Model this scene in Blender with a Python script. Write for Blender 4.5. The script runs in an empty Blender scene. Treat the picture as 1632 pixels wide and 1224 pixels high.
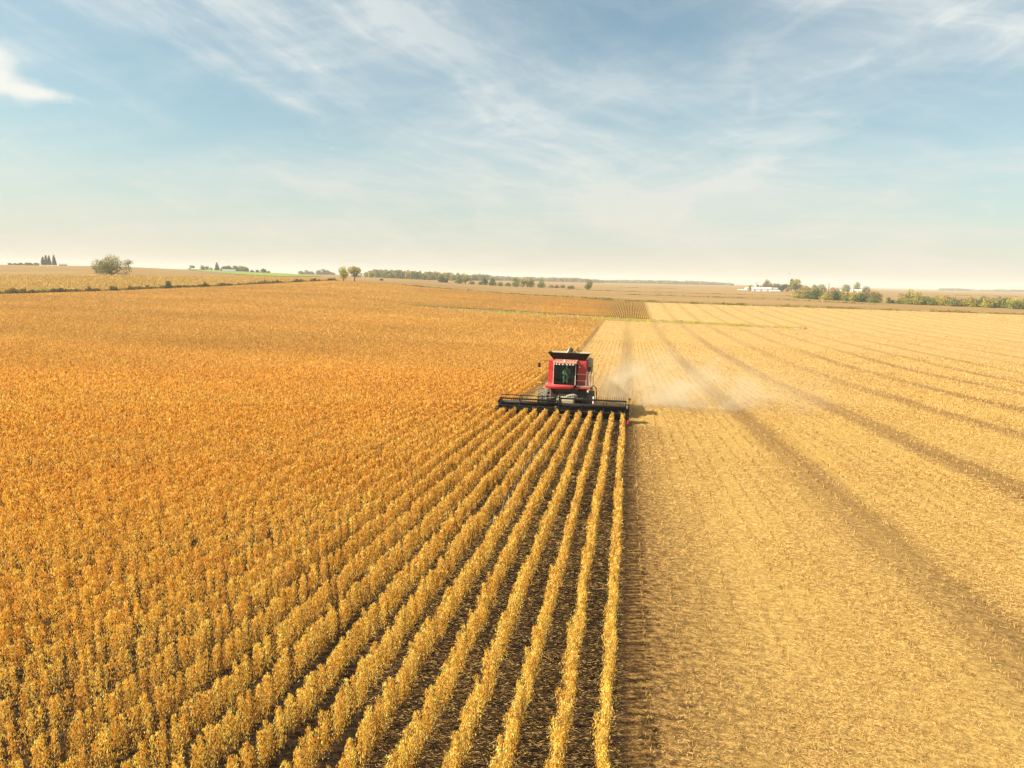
import bpy, bmesh, math
import numpy as np
from mathutils import Matrix, Vector

# ------------------------------------------------------------------ camera
C = bpy.context.scene.collection
SC = bpy.context.scene
EYE = 7.4
F, CX, CY = 1088.0, 816.0, 612.0
ROLL = math.radians(1.38)
PITCH = math.atan(168.5 * math.cos(ROLL) / F)
YAW = math.radians(9.49)
CAMM = Matrix.Rotation(YAW, 4, 'Z') @ Matrix.Rotation(math.pi / 2 - PITCH, 4, 'X') @ Matrix.Rotation(ROLL, 4, 'Z')
cd = bpy.data.cameras.new('camera')
cd.sensor_width = 36.0
cd.lens = F / 1632 * 36
cd.clip_start = 0.1
cd.clip_end = 40000
cam = bpy.data.objects.new('camera', cd)
cam.matrix_world = Matrix.Translation((0, 0, EYE)) @ CAMM
C.objects.link(cam)
SC.camera = cam

# ------------------------------------------------------------------ light
SUN_EL = math.radians(40)
SUN_AZ = math.radians(-109)          # clockwise from +Y; the sun stands on the left, a little behind the camera
sd = bpy.data.lights.new('sun', 'SUN')
sd.energy = 5.0
sd.angle = math.radians(0.5)
sd.color = (1.0, 0.91, 0.76)
sun = bpy.data.objects.new('sun', sd)
sdir = Vector((math.sin(SUN_AZ) * math.cos(SUN_EL), math.cos(SUN_AZ) * math.cos(SUN_EL), math.sin(SUN_EL)))
sun.rotation_euler = sdir.to_track_quat('Z', 'Y').to_euler()
C.objects.link(sun)

SC.view_settings.view_transform = 'Standard'
SC.view_settings.look = 'None'
SC.view_settings.gamma = 1
SC.view_settings.exposure = 1.1
SC.cycles.volume_bounces = 1
SC.cycles.max_bounces = 6
SC.cycles.diffuse_bounces = 3
SC.cycles.transparent_max_bounces = 8
SC.cycles.use_denoising = True


# ------------------------------------------------------------------ node helper
class NT:
    def __init__(s, tree):
        s.t = tree
        s.t.nodes.clear()

    def n(s, typ, **kw):
        nd = s.t.nodes.new(typ)
        for k, v in kw.items():
            setattr(nd, k, v)
        return nd

    def put(s, sock, v):
        if isinstance(v, bpy.types.NodeSocket):
            s.t.links.new(v, sock)
        elif v is not None:
            if sock.type == 'RGBA' and not hasattr(v, '__len__'):
                v = (v, v, v, 1)
            if sock.type == 'RGBA' and len(v) == 3:
                v = (*v, 1)
            sock.default_value = v

    def m(s, op, a, b=None, c=None, clamp=False):
        nd = s.n('ShaderNodeMath', operation=op, use_clamp=clamp)
        for i, v in enumerate((a, b, c)):
            if v is not None:
                s.put(nd.inputs[i], v)
        return nd.outputs[0]

    def vm(s, op, a, b=None):
        nd = s.n('ShaderNodeVectorMath', operation=op)
        s.put(nd.inputs[0], a)
        if b is not None:
            s.put(nd.inputs[1], b)
        return nd.outputs['Value'] if op in ('LENGTH', 'DOT_PRODUCT', 'DISTANCE') else nd.outputs[0]

    def mix(s, f, a, b, blend='MIX'):
        nd = s.n('ShaderNodeMix', data_type='RGBA', blend_type=blend)
        s.put(nd.inputs[0], f)
        s.put(nd.inputs[6], a)
        s.put(nd.inputs[7], b)
        return nd.outputs[2]

    def noise(s, vec, scale, detail=4, rough=0.55, dist=0.0):
        nd = s.n('ShaderNodeTexNoise')
        if vec is not None:
            s.put(nd.inputs['Vector'], vec)
        s.put(nd.inputs['Scale'], scale)
        s.put(nd.inputs['Detail'], detail)
        s.put(nd.inputs['Roughness'], rough)
        s.put(nd.inputs['Distortion'], dist)
        return nd.outputs[0]

    def ramp(s, f, lo, hi, a=0.0, b=1.0, smooth=True):
        nd = s.n('ShaderNodeMapRange', interpolation_type='SMOOTHSTEP' if smooth else 'LINEAR')
        s.put(nd.inputs[0], f)
        for i, v in zip((1, 2, 3, 4), (lo, hi, a, b)):
            s.put(nd.inputs[i], v)
        return nd.outputs[0]

    def xyz(s, x, y, z):
        nd = s.n('ShaderNodeCombineXYZ')
        for i, v in enumerate((x, y, z)):
            s.put(nd.inputs[i], v)
        return nd.outputs[0]

    def sep(s, v):
        nd = s.n('ShaderNodeSeparateXYZ')
        s.put(nd.inputs[0], v)
        return nd.outputs


# ------------------------------------------------------------------ sky
w = bpy.data.worlds.new('World')
SC.world = w
w.use_nodes = True
T = NT(w.node_tree)
tc = T.n('ShaderNodeTexCoord').outputs['Generated']
sky = T.n('ShaderNodeTexSky', sky_type='NISHITA')
sky.sun_disc = False
sky.sun_elevation = SUN_EL
sky.sun_rotation = SUN_AZ
sky.air_density = 1.0
sky.dust_density = 1.3
sky.ozone_density = 1.2
d = T.sep(tc)
el = T.m('MAXIMUM', d[2], 0.0)
az = T.m('ARCTAN2', d[0], d[1])
inv = T.m('DIVIDE', 1.0, T.m('ADD', el, 0.16))
px_, py_ = T.m('MULTIPLY', d[0], inv), T.m('MULTIPLY', d[1], inv)
P = T.xyz(px_, py_, 0.0)


def rot_stretch(a, sx, sy, off=(0, 0, 0)):
    mp = T.n('ShaderNodeMapping')
    T.put(mp.inputs[0], P)
    mp.inputs[1].default_value = off
    mp.inputs[2].default_value = (0, 0, a)
    mp.inputs[3].default_value = (sx, sy, 1)
    return mp.outputs[0]


Q = T.xyz(az, T.m('MULTIPLY', el, 1.25), 0.0)


def streak(deg, long_, short, off):
    """texture coordinates that run long along a slanting direction in the sky"""
    mp = T.n('ShaderNodeMapping', vector_type='TEXTURE')
    T.put(mp.inputs[0], Q)
    mp.inputs[1].default_value = off
    mp.inputs[2].default_value = (0, 0, math.radians(deg))
    mp.inputs[3].default_value = (long_, short, 1)
    return mp.outputs[0]


warp = T.n('ShaderNodeTexNoise')
T.put(warp.inputs['Vector'], P)
warp.inputs['Scale'].default_value = 0.7
warp.inputs['Detail'].default_value = 3
wv = T.vm('SCALE', T.vm('SUBTRACT', warp.outputs['Color'], (0.5, 0.5, 0.5)), None)
wv.node.inputs['Scale'].default_value = 1.1
veil = T.noise(T.vm('ADD', rot_stretch(0.5, 0.55, 0.9, (3.1, 0.4, 0)), wv), 0.9, 5, 0.6)
wq = T.vm('SCALE', wv, None)
wq.node.inputs['Scale'].default_value = 1.3
st1 = T.noise(T.vm('ADD', streak(-30, 0.34, 0.085, (0.3, 4.7, 0)), wq), 1.0, 8, 0.66)
st2 = T.noise(T.vm('ADD', streak(24, 0.36, 0.10, (7.3, 1.7, 0)), wq), 1.0, 8, 0.66)
cl = T.m('ADD', T.m('MULTIPLY', T.ramp(veil, 0.32, 0.68), 0.55), 0.10)
cl = T.m('ADD', cl, T.m('MULTIPLY', T.m('MULTIPLY', T.ramp(st1, 0.42, 0.72), T.ramp(veil, 0.3, 0.6, 0.3, 1)), T.ramp(az, -0.5, 0.4, 0.66, 0.34)))
cl = T.m('ADD', cl, T.m('MULTIPLY', T.m('MULTIPLY', T.ramp(st2, 0.44, 0.74), T.ramp(veil, 0.34, 0.62, 0.2, 1)), T.ramp(az, -0.5, 0.4, 0.35, 0.95)), clamp=True)

fib = T.noise(T.vm('ADD', streak(-14, 0.30, 0.035, (2.3, 8.1, 0)), wq), 1.0, 9, 0.70)
cl = T.m('ADD', cl, T.m('MULTIPLY', T.m('MULTIPLY', T.ramp(fib, 0.46, 0.70), T.ramp(veil, 0.38, 0.60)), 0.32), clamp=True)


def gauss(az0, el0, sa, se, tilt=0.0):
    a = T.m('SUBTRACT', az, az0)
    e = T.m('SUBTRACT', el, el0)
    e = T.m('SUBTRACT', e, T.m('MULTIPLY', a, tilt))
    q = T.m('ADD', T.m('POWER', T.m('ABSOLUTE', T.m('DIVIDE', a, sa)), 2.0), T.m('POWER', T.m('ABSOLUTE', T.m('DIVIDE', e, se)), 2.0))
    return T.m('EXPONENT', T.m('MULTIPLY', q, -1.0))


# deeper blue opening high up a little right of the middle, and blue upper left corner
hole = T.m('ADD', T.m('MULTIPLY', gauss(-0.07, 0.36, 0.22, 0.13), 0.75), T.m('MULTIPLY', gauss(-0.42, 0.17, 0.22, 0.05, -0.1), 0.5), clamp=True)
hole = T.m('ADD', hole, T.m('MULTIPLY', gauss(0.10, 0.31, 0.12, 0.05), 0.4), clamp=True)
cl = T.m('MULTIPLY', cl, T.m('SUBTRACT', 1.0, hole))
# named streaks and the small bright cumulus at the left
fine = T.noise(T.xyz(T.m('MULTIPLY', az, 9.0), T.m('MULTIPLY', el, 30.0), 0.0), 1.0, 7, 0.65)
s1 = T.m('MULTIPLY', gauss(-0.50, 0.232, 0.075, 0.009, -0.42), T.ramp(fine, 0.35, 0.6))
s2 = T.m('MULTIPLY', gauss(-0.235, 0.245, 0.05, 0.012, -1.25), T.ramp(fine, 0.35, 0.6))
s3 = T.m('MULTIPLY', gauss(0.135, 0.275, 0.035, 0.02, 0.3), T.ramp(fine, 0.3, 0.65))
s4 = T.m('MULTIPLY', gauss(0.15, 0.232, 0.006, 0.016, 0.0), 0.7)
pf = T.noise(T.xyz(T.m('MULTIPLY', az, 20.0), T.m('MULTIPLY', el, 34.0), 0.3), 1.0, 6, 0.6)
cum = T.m('ADD', gauss(-0.80, 0.225, 0.030, 0.024), T.m('ADD', gauss(-0.79, 0.198, 0.042, 0.015), T.m('MULTIPLY', gauss(-0.75, 0.194, 0.045, 0.007), 0.6)))
cum = T.ramp(T.m('ADD', cum, T.m('MULTIPLY', T.m('SUBTRACT', pf, 0.5), 1.8)), 0.15, 1.35)
col = T.mix(0.30, sky.outputs[0], (0.0, 0.0, 0.0))
bw = T.n('ShaderNodeRGBToBW')
T.put(bw.inputs[0], sky.outputs[0])
col = T.mix(1.0, sky.outputs[0], (0.90, 1.24, 1.13), 'MULTIPLY')
cream = T.mix(T.ramp(el, 0.0, 0.25), (7.0, 6.65, 5.8), (7.7, 7.9, 7.6))
white = (9.4, 8.9, 7.9)
col = T.mix(T.m('MULTIPLY', cl, 0.8), col, cream)
hz = T.m('EXPONENT', T.m('MULTIPLY', el, -9.0))
col = T.mix(T.m('MULTIPLY', hz, 0.95), col, cream)
for s_, k in ((s1, 0.40), (s2, 0.20), (s3, 0.30), (s4, 0.22), (cum, 0.75)):
    col = T.mix(T.m('MULTIPLY', s_, k, clamp=True), col, white)
bg = T.n('ShaderNodeBackground')
T.put(bg.inputs[0], col)
bg.inputs[1].default_value = 0.0535
T.put(T.n('ShaderNodeOutputWorld').inputs[0], bg.outputs[0])

# ------------------------------------------------------------------ terrain
SLOPE = 0.0515


def ray(px, py):
    v = CAMM @ Vector((px - CX, -(py - CY), -F))
    return v.normalized()


def yh(px):
    return 448.0 + (px - 1004) * 0.0241


def azof(px, py=None):
    v = ray(px, yh(px) if py is None else py)
    return math.atan2(v.x, v.y)


def hpx(px, r, py):
    v = ray(px, py)
    return -r * v.z / math.hypot(v.x, v.y)      # metres below the eye


PROF = {  # column in the photograph: (range, row there) or (range, -metres below the eye)
    -260: [(150, -12.0), (260, -13.0), (400, -13.0), (700, -9.0), (1300, 1.0), (2200, -6), (4500, -22), (9000, -25)],
    0: [(150, -12.2), (250, -13.3), (330, -13.8), (400, 470.5), (700, -8.6), (1000, 428), (1350, 421.5), (2200, -4), (4500, -22), (9000, -25)],
    178: [(150, -12.4), (250, -13.0), (330, -12.6), (405, 465.0), (600, 440), (1000, 427), (1250, 423.6), (2200, -4), (4500, -22), (9000, -25)],
    330: [(150, -12.8), (250, -12.6), (340, -11.0), (430, 458.5), (600, 446.5), (850, 438.5), (1400, 430.5), (2500, -8), (4500, -15), (9000, -25)],
    530: [(150, -13.0), (250, -12.2), (400, -8.2), (520, 448), (700, 444.5), (1000, 441.5), (1600, 438.5), (2500, 437.5), (4500, -12), (9000, -22)],
    650: [(150, -13.2), (250, -13.0), (290, -12.6), (400, -9.5), (480, 455), (600, 450.5), (800, 447), (1100, 445), (2500, 441.5), (4500, -12), (9000, -22)],
    800: [(150, -13.4), (250, -13.8), (290, -13.5), (440, 468), (500, 464.5), (700, 458.5), (1000, 453.5), (1500, 449), (2500, 446.5), (5000, -10), (9000, -15)],
    1004: [(130, -13.3), (180, -14.1), (250, -14.3), (276, -14.6), (330, -13.8), (400, 480.5), (450, 475.5), (600, 468), (900, 461.5), (1400, 456.5), (2200, 453), (4000, 450.3), (9000, 449)],
    1230: [(130, -13.3), (180, -14.2), (262, -14.8), (330, -14.2), (418, 488), (500, 480), (900, 466), (1300, 461), (3000, 456.5), (9000, 455)],
    1400: [(130, -13.3), (220, -14.6), (330, -14.4), (430, 493.5), (600, 482.5), (1000, 471), (2000, 463.5), (4000, 461), (9000, 459)],
    1632: [(130, -13.2), (220, -14.6), (330, -14.3), (450, 501.5), (560, 493), (1000, 475.5), (2000, 470), (4000, 466), (9000, 464.5)],
}
RG = np.exp(np.linspace(math.log(60), math.log(30000), 400))
cols = sorted(PROF)
AZC = np.array([azof(p) for p in cols])
TAB = []
for p in cols:
    pts = [(60, 7.4 + 60 * SLOPE * math.cos(azof(p))), (100, 7.4 + 95 * SLOPE * math.cos(azof(p)))]
    for r, v in PROF[p]:
        pts.append((r, -v if v <= 5 and v != 421.5 and abs(v) < 60 else hpx(p, r, v)))
    pts.append((30000, pts[-1][1] * 1.5))
    lr = np.log([q[0] for q in pts])
    TAB.append(np.interp(np.log(RG), lr, [q[1] for q in pts]))
TAB = np.array(TAB)
AG = np.linspace(-math.pi, math.pi, 1441)
HT = np.array([np.interp(AG, AZC, TAB[:, j]) for j in range(len(RG))])     # r x az
k_ = np.exp(-np.linspace(-2, 2, 13) ** 2)
k_ /= k_.sum()
HT = np.apply_along_axis(lambda v: np.convolve(np.pad(v, 6, mode='edge'), k_, 'valid'), 1, HT)
kr = np.exp(-np.linspace(-2, 2, 9) ** 2)
kr /= kr.sum()
HT = np.apply_along_axis(lambda v: np.convolve(np.pad(v, 4, mode='edge'), kr, 'valid'), 0, HT)
LR0, LR1 = math.log(60), math.log(30000)


def H(x, y):
    x = np.asarray(x, float)
    y = np.asarray(y, float)
    r = np.maximum(np.hypot(x, y), 1e-3)
    a = np.arctan2(x, y)
    i = np.clip((np.log(r) - LR0) / (LR1 - LR0) * 399, 0, 398.999)
    j = np.clip((a + math.pi) / (2 * math.pi) * 1440, 0, 1439.999)
    i0, j0 = i.astype(int), j.astype(int)
    fi, fj = i - i0, j - j0
    h = HT[i0, j0] * (1 - fi) * (1 - fj) + HT[i0 + 1, j0] * fi * (1 - fj) + HT[i0, j0 + 1] * (1 - fi) * fj + HT[i0 + 1, j0 + 1] * fi * fj
    t = np.clip((r - 65) / 75, 0, 1)
    t = t * t * (3 - 2 * t)
    return (-SLOPE * y) * (1 - t) + (EYE - h) * t


def place(px, r):
    a = azof(px)
    x, y = r * math.sin(a), r * math.cos(a)
    return x, y, float(H(x, y))


def curve(pts):
    a = np.array([azof(p) for p, _ in pts])
    r = np.array([q for _, q in pts])
    return lambda az: np.exp(np.interp(az, a, np.log(r)))


R_EDGE = curve([(-260, 400), (0, 400), (178, 405), (330, 430), (530, 520), (650, 480), (800, 440), (1004, 404), (1230, 420), (1400, 432), (1632, 452), (1900, 470)])
R_WNEAR = curve([(640, 290), (700, 272), (800, 259), (960, 249), (1040, 251), (1230, 252), (1632, 252)])
R_WFAR = curve([(640, 291), (700, 289), (800, 284), (960, 273), (1040, 269), (1230, 262), (1632, 262)])
R_CORN = curve([(-260, 720), (0, 700), (150, 585), (210, 585), (330, 700), (400, 760), (480, 640), (535, 528)])
AZ640, AZ1300 = azof(640), azof(1290)
AZ535 = azof(535)


# ------------------------------------------------------------------ mesh helpers
def tag(o, label=None, cat=None, group=None, kind=None):
    for k, v in (('label', label), ('category', cat), ('group', group), ('kind', kind)):
        if v:
            o[k] = v
    return o


def link(name, me, parent=None, loc=None):
    o = bpy.data.objects.new(name, me)
    C.objects.link(o)
    if parent is not None:
        o.parent = parent
    if loc is not None:
        o.location = loc
    return o


def np_mesh(name, verts, faces, mat=None, cols_=None, smooth=False):
    """verts (n,3); faces (m,4) or (m,3); cols_ (n,3) goes into the point attribute tint"""
    me = bpy.data.meshes.new(name)
    nv, (nf, k) = len(verts), faces.shape
    me.vertices.add(nv)
    me.vertices.foreach_set('co', np.ascontiguousarray(verts, dtype=np.float32).ravel())
    me.loops.add(nf * k)
    me.loops.foreach_set('vertex_index', np.ascontiguousarray(faces, dtype=np.int32).ravel())
    me.polygons.add(nf)
    me.polygons.foreach_set('loop_start', np.arange(0, nf * k, k, dtype=np.int32))
    me.polygons.foreach_set('loop_total', np.full(nf, k, dtype=np.int32))
    if smooth:
        me.polygons.foreach_set('use_smooth', np.ones(nf, dtype=bool))
    if cols_ is not None:
        at = me.attributes.new('tint', 'FLOAT_COLOR', 'POINT')
        c4 = np.ones((nv, 4), dtype=np.float32)
        c4[:, :3] = cols_
        at.data.foreach_set('color', c4.ravel())
    me.update(calc_edges=True)
    if mat:
        me.materials.append(mat)
    return me


def norm(v):
    return v / np.maximum(np.linalg.norm(v, axis=1, keepdims=True), 1e-9)


def cards(c, u, v, col):
    """small leaf-like pieces: centre c, half-length vector u, half-width vector v, colour col -> verts, faces, cols"""
    n = len(c)
    ve = np.empty((n, 4, 3))
    ve[:, 0] = c - u
    ve[:, 1] = c + v * 0.9 - u * 0.12
    ve[:, 2] = c + u
    ve[:, 3] = c - v * 0.9 + u * 0.12
    fa = np.arange(n * 4).reshape(n, 4)
    return ve.reshape(-1, 3), fa, np.repeat(col, 4, axis=0)


def join_np(parts):
    vs, fs, cs, o = [], [], [], 0
    for v, f, c in parts:
        vs.append(v)
        fs.append(f + o)
        cs.append(c)
        o += len(v)
    return np.concatenate(vs), np.concatenate(fs), np.concatenate(cs)


# ------------------------------------------------------------------ materials
MATS = {}


def leafmat(name, trans=0.25, rough=0.75, gain=(1, 1, 1)):
    m = bpy.data.materials.new(name)
    m.use_nodes = True
    t = NT(m.node_tree)
    a = t.n('ShaderNodeAttribute', attribute_name='tint')
    c = t.mix(1.0, a.outputs['Color'], gain, 'MULTIPLY')
    b = t.n('ShaderNodeBsdfPrincipled')
    t.put(b.inputs['Base Color'], c)
    b.inputs['Roughness'].default_value = rough
    b.inputs['Specular IOR Level'].default_value = 0.25
    tr = t.n('ShaderNodeBsdfTranslucent')
    t.put(tr.inputs[0], c)
    mx = t.n('ShaderNodeMixShader')
    mx.inputs[0].default_value = trans
    t.put(mx.inputs[1], b.outputs[0])
    t.put(mx.inputs[2], tr.outputs[0])
    t.put(t.n('ShaderNodeOutputMaterial').inputs[0], mx.outputs[0])
    return m


def surfmat(name, col, rough=0.5, metal=0.0, spec=0.5, dust=0.0, coat=0.0, noise=0.12, scale=3.0, dustcol=(0.42, 0.33, 0.19)):
    """painted / rubber / metal surface with dirt and a little tone variation"""
    m = bpy.data.materials.new(name)
    m.use_nodes = True
    t = NT(m.node_tree)
    o = t.n('ShaderNodeTexCoord').outputs['Object']
    n1 = t.noise(o, scale, 5, 0.6)
    n2 = t.noise(o, scale * 6, 4, 0.6)
    c = t.mix(t.m('MULTIPLY', n1, noise * 2), col, tuple(x * 0.6 for x in col))
    if dust:
        g = t.n('ShaderNodeNewGeometry')
        up = t.ramp(t.sep(g.outputs['Normal'])[2], -0.1, 0.95, 0.25, 1.0)
        k = t.m('MULTIPLY', t.m('MULTIPLY', up, t.ramp(t.m('ADD', t.m('MULTIPLY', n1, 0.6), t.m('MULTIPLY', n2, 0.4)), 0.35, 0.65, 0.3, 1.0)), dust, clamp=True)
        c = t.mix(k, c, dustcol)
        r = t.m('ADD', t.m('MULTIPLY', k, 0.4), rough, clamp=True)
    else:
        r = t.ramp(n2, 0.2, 0.8, max(rough - 0.1, 0.05), min(rough + 0.1, 1), False)
    b = t.n('ShaderNodeBsdfPrincipled')
    t.put(b.inputs['Base Color'], c)
    t.put(b.inputs['Roughness'], r)
    b.inputs['Metallic'].default_value = metal
    b.inputs['Specular IOR Level'].default_value = spec
    b.inputs['Coat Weight'].default_value = coat
    t.put(t.n('ShaderNodeOutputMaterial').inputs[0], b.outputs[0])
    return m


def ground_mat():
    m = bpy.data.materials.new('field_ground')
    m.use_nodes = True
    t = NT(m.node_tree)
    pos = t.n('ShaderNodeNewGeometry').outputs['Position']
    p = t.sep(pos)
    X, Y = p[0], p[1]
    flat = t.xyz(X, Y, 0.0)
    # straw litter: several noises, fibres lie across as well as along the rows
    wide = t.noise(t.xyz(t.m('MULTIPLY', X, 0.22), t.m('MULTIPLY', Y, 0.035), 0.0), 1.0, 5, 0.6)
    mid = t.noise(flat, 1.1, 8, 0.8)
    fine = t.noise(t.xyz(t.m('MULTIPLY', X, 14.0), t.m('MULTIPLY', Y, 26.0), 0.0), 0.22, 9, 0.86)
    fin2 = t.noise(flat, 45.0, 3, 0.7)
    blot = t.noise(flat, 5.5, 4, 0.6)
    straw = t.mix(t.ramp(fine, 0.38, 0.62), (0.15, 0.068, 0.020), (0.56, 0.345, 0.095))
    straw = t.mix(t.ramp(fin2, 0.35, 0.7, 0, 0.5), straw, (0.60, 0.41, 0.13))
    straw = t.mix(t.ramp(mid, 0.5, 0.75, 0, 0.45), straw, (0.23, 0.115, 0.035))
    straw = t.mix(t.ramp(blot, 0.6, 0.74, 0, 0.5), straw, (0.11, 0.050, 0.018))
    straw = t.mix(t.ramp(wide, 0.35, 0.65, 0, 0.35), straw, (0.52, 0.33, 0.085))
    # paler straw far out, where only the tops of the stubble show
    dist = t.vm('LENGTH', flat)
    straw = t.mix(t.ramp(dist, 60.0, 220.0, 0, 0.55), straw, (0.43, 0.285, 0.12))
    # swath seams: a bare darker strip every header width
    SW = 9.14
    wob = t.m('MULTIPLY', t.m('SUBTRACT', t.noise(t.xyz(0.0, t.m('MULTIPLY', Y, 0.05), t.m('MULTIPLY', X, 0.11)), 1.0, 3, 0.6), 0.5), 1.3)
    ph = t.m('FRACT', t.m('DIVIDE', t.m('ADD', t.m('ADD', X, 45.7 + 0.0), wob), SW))
    ds = t.m('MULTIPLY', t.m('MINIMUM', ph, t.m('SUBTRACT', 1.0, ph)), SW)
    edge = t.noise(t.xyz(t.m('MULTIPLY', X, 1.2), t.m('MULTIPLY', Y, 0.25), 3.0), 1.0, 6, 0.75)
    seam = t.ramp(t.m('ADD', ds, t.m('MULTIPLY', t.m('SUBTRACT', edge, 0.5), 1.7)), 0.35, 1.8, 1.0, 0.0)
    seamn = t.ramp(t.noise(t.xyz(t.m('MULTIPLY', X, 0.2), t.m('MULTIPLY', Y, 0.02), 9.0), 1.0, 3, 0.5), 0.3, 0.6, 0.5, 0.95)
    # seam side lines (wheel tracks) thinner, between the seams
    ph2 = t.m('FRACT', t.m('DIVIDE', t.m('ADD', X, 45.7 + 3.0), 4.57))
    d2 = t.m('MULTIPLY', t.m('ABSOLUTE', t.m('SUBTRACT', ph2, 0.5)), 4.57)
    trk = t.m('MULTIPLY', t.ramp(d2, 0.1, 0.45, 1.0, 0.0), t.ramp(edge, 0.45, 0.7, 0.0, 0.22))
    # stubble rows
    pr = t.m('FRACT', t.m('DIVIDE', t.m('ADD', X, 762.0 + 0.15), 0.762))
    dr = t.m('ABSOLUTE', t.m('SUBTRACT', pr, 0.5))
    rows = t.m('MULTIPLY', t.ramp(dr, 0.36, 0.5, 0.0, 0.35), t.ramp(mid, 0.3, 0.6))
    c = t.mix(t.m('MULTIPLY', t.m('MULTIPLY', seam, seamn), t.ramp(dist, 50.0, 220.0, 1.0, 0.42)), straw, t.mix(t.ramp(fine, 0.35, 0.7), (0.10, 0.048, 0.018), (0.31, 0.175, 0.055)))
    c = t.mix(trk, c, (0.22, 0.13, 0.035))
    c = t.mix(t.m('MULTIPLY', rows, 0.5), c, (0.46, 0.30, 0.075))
    # bare soil between the standing rows, colour darkened for the shade in gaps
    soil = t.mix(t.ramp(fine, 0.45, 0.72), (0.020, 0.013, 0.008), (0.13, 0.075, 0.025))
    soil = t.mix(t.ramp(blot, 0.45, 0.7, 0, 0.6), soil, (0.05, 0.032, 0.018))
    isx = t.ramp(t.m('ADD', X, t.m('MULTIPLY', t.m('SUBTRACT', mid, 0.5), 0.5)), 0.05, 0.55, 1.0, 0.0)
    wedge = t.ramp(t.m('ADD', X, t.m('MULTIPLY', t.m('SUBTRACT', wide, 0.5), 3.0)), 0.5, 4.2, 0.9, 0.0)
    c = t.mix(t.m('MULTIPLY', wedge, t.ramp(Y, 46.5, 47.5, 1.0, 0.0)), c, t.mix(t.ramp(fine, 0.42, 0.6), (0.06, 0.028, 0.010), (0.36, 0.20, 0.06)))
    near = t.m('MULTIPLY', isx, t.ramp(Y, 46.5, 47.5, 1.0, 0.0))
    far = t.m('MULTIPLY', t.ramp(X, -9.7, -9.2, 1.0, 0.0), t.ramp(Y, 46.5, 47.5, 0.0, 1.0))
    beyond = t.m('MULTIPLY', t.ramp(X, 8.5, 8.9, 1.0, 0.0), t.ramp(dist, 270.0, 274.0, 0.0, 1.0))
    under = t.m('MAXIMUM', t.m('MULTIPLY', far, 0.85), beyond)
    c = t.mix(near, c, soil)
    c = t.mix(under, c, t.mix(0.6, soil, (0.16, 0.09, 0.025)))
    b = t.n('ShaderNodeBsdfPrincipled')
    t.put(b.inputs['Base Color'], c)
    b.inputs['Roughness'].default_value = 0.95
    b.inputs['Specular IOR Level'].default_value = 0.1
    hgt = t.m('ADD', t.m('MULTIPLY', fine, 0.05), t.m('ADD', t.m('MULTIPLY', blot, 0.10), t.m('MULTIPLY', mid, 0.10)))
    bm_ = t.n('ShaderNodeBump')
    bm_.inputs['Strength'].default_value = 0.9
    bm_.inputs['Distance'].default_value = 1.0
    t.put(bm_.inputs['Height'], hgt)
    t.put(b.inputs['Normal'], bm_.outputs[0])
    t.put(t.n('ShaderNodeOutputMaterial').inputs[0], b.outputs[0])
    return m


def far_field_mat(name, a, b_, line=None, sx=0.004, sy=0.02):
    m = bpy.data.materials.new(name)
    m.use_nodes = True
    t = NT(m.node_tree)
    pos = t.n('ShaderNodeNewGeometry').outputs['Position']
    p = t.sep(pos)
    n1 = t.noise(t.xyz(t.m('MULTIPLY', p[0], sx), t.m('MULTIPLY', p[1], sy), 0.0), 1.0, 6, 0.65)
    n2 = t.noise(t.xyz(p[0], p[1], 0.0), 0.35, 5, 0.7)
    c = t.mix(t.ramp(n1, 0.35, 0.65), a, b_)
    c = t.mix(t.ramp(n2, 0.35, 0.65, 0, 0.35), c, tuple(x * 0.62 for x in a))
    if line:
        n3 = t.noise(t.xyz(t.m('MULTIPLY', p[0], 0.0012), t.m('MULTIPLY', p[1], 0.016), 4.0), 1.0, 3, 0.5)
        c = t.mix(t.ramp(n3, 0.60, 0.66, 0, 0.55), c, line)
    b = t.n('ShaderNodeBsdfPrincipled')
    t.put(b.inputs['Base Color'], c)
    b.inputs['Roughness'].default_value = 1.0
    b.inputs['Specular IOR Level'].default_value = 0.0
    bm_ = t.n('ShaderNodeBump')
    bm_.inputs['Strength'].default_value = 0.6
    bm_.inputs['Distance'].default_value = 1.0
    t.put(bm_.inputs['Height'], n2)
    t.put(b.inputs['Normal'], bm_.outputs[0])
    t.put(t.n('ShaderNodeOutputMaterial').inputs[0], b.outputs[0])
    return m


CROP = leafmat('dry_soybean', 0.32, 0.6)
STRAW = leafmat('straw', 0.15, 0.8)
GRASS = leafmat('rough_grass', 0.2, 0.9)
LEAF = leafmat('tree_leaves', 0.25, 0.8)
G_FIELD = ground_mat()
G_TAN = far_field_mat('harvested_fields', (0.24, 0.150, 0.060), (0.32, 0.205, 0.09), (0.14, 0.095, 0.035))
G_CORN = far_field_mat('corn_ground', (0.42, 0.28, 0.10), (0.5, 0.34, 0.13))
G_GREEN = far_field_mat('green_pasture', (0.19, 0.24, 0.055), (0.24, 0.27, 0.07))

# ------------------------------------------------------------------ ground
a_in = np.radians(np.arange(-62, 44.01, 0.25))
a_out = np.radians(np.arange(44, 298.01, 3.0))[1:-1]
AZS = np.concatenate([a_in, a_out])
AW = (AZS + math.pi) % (2 * math.pi) - math.pi
AW[AW < -math.pi + 1e-6] = math.pi - 1e-6


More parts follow.
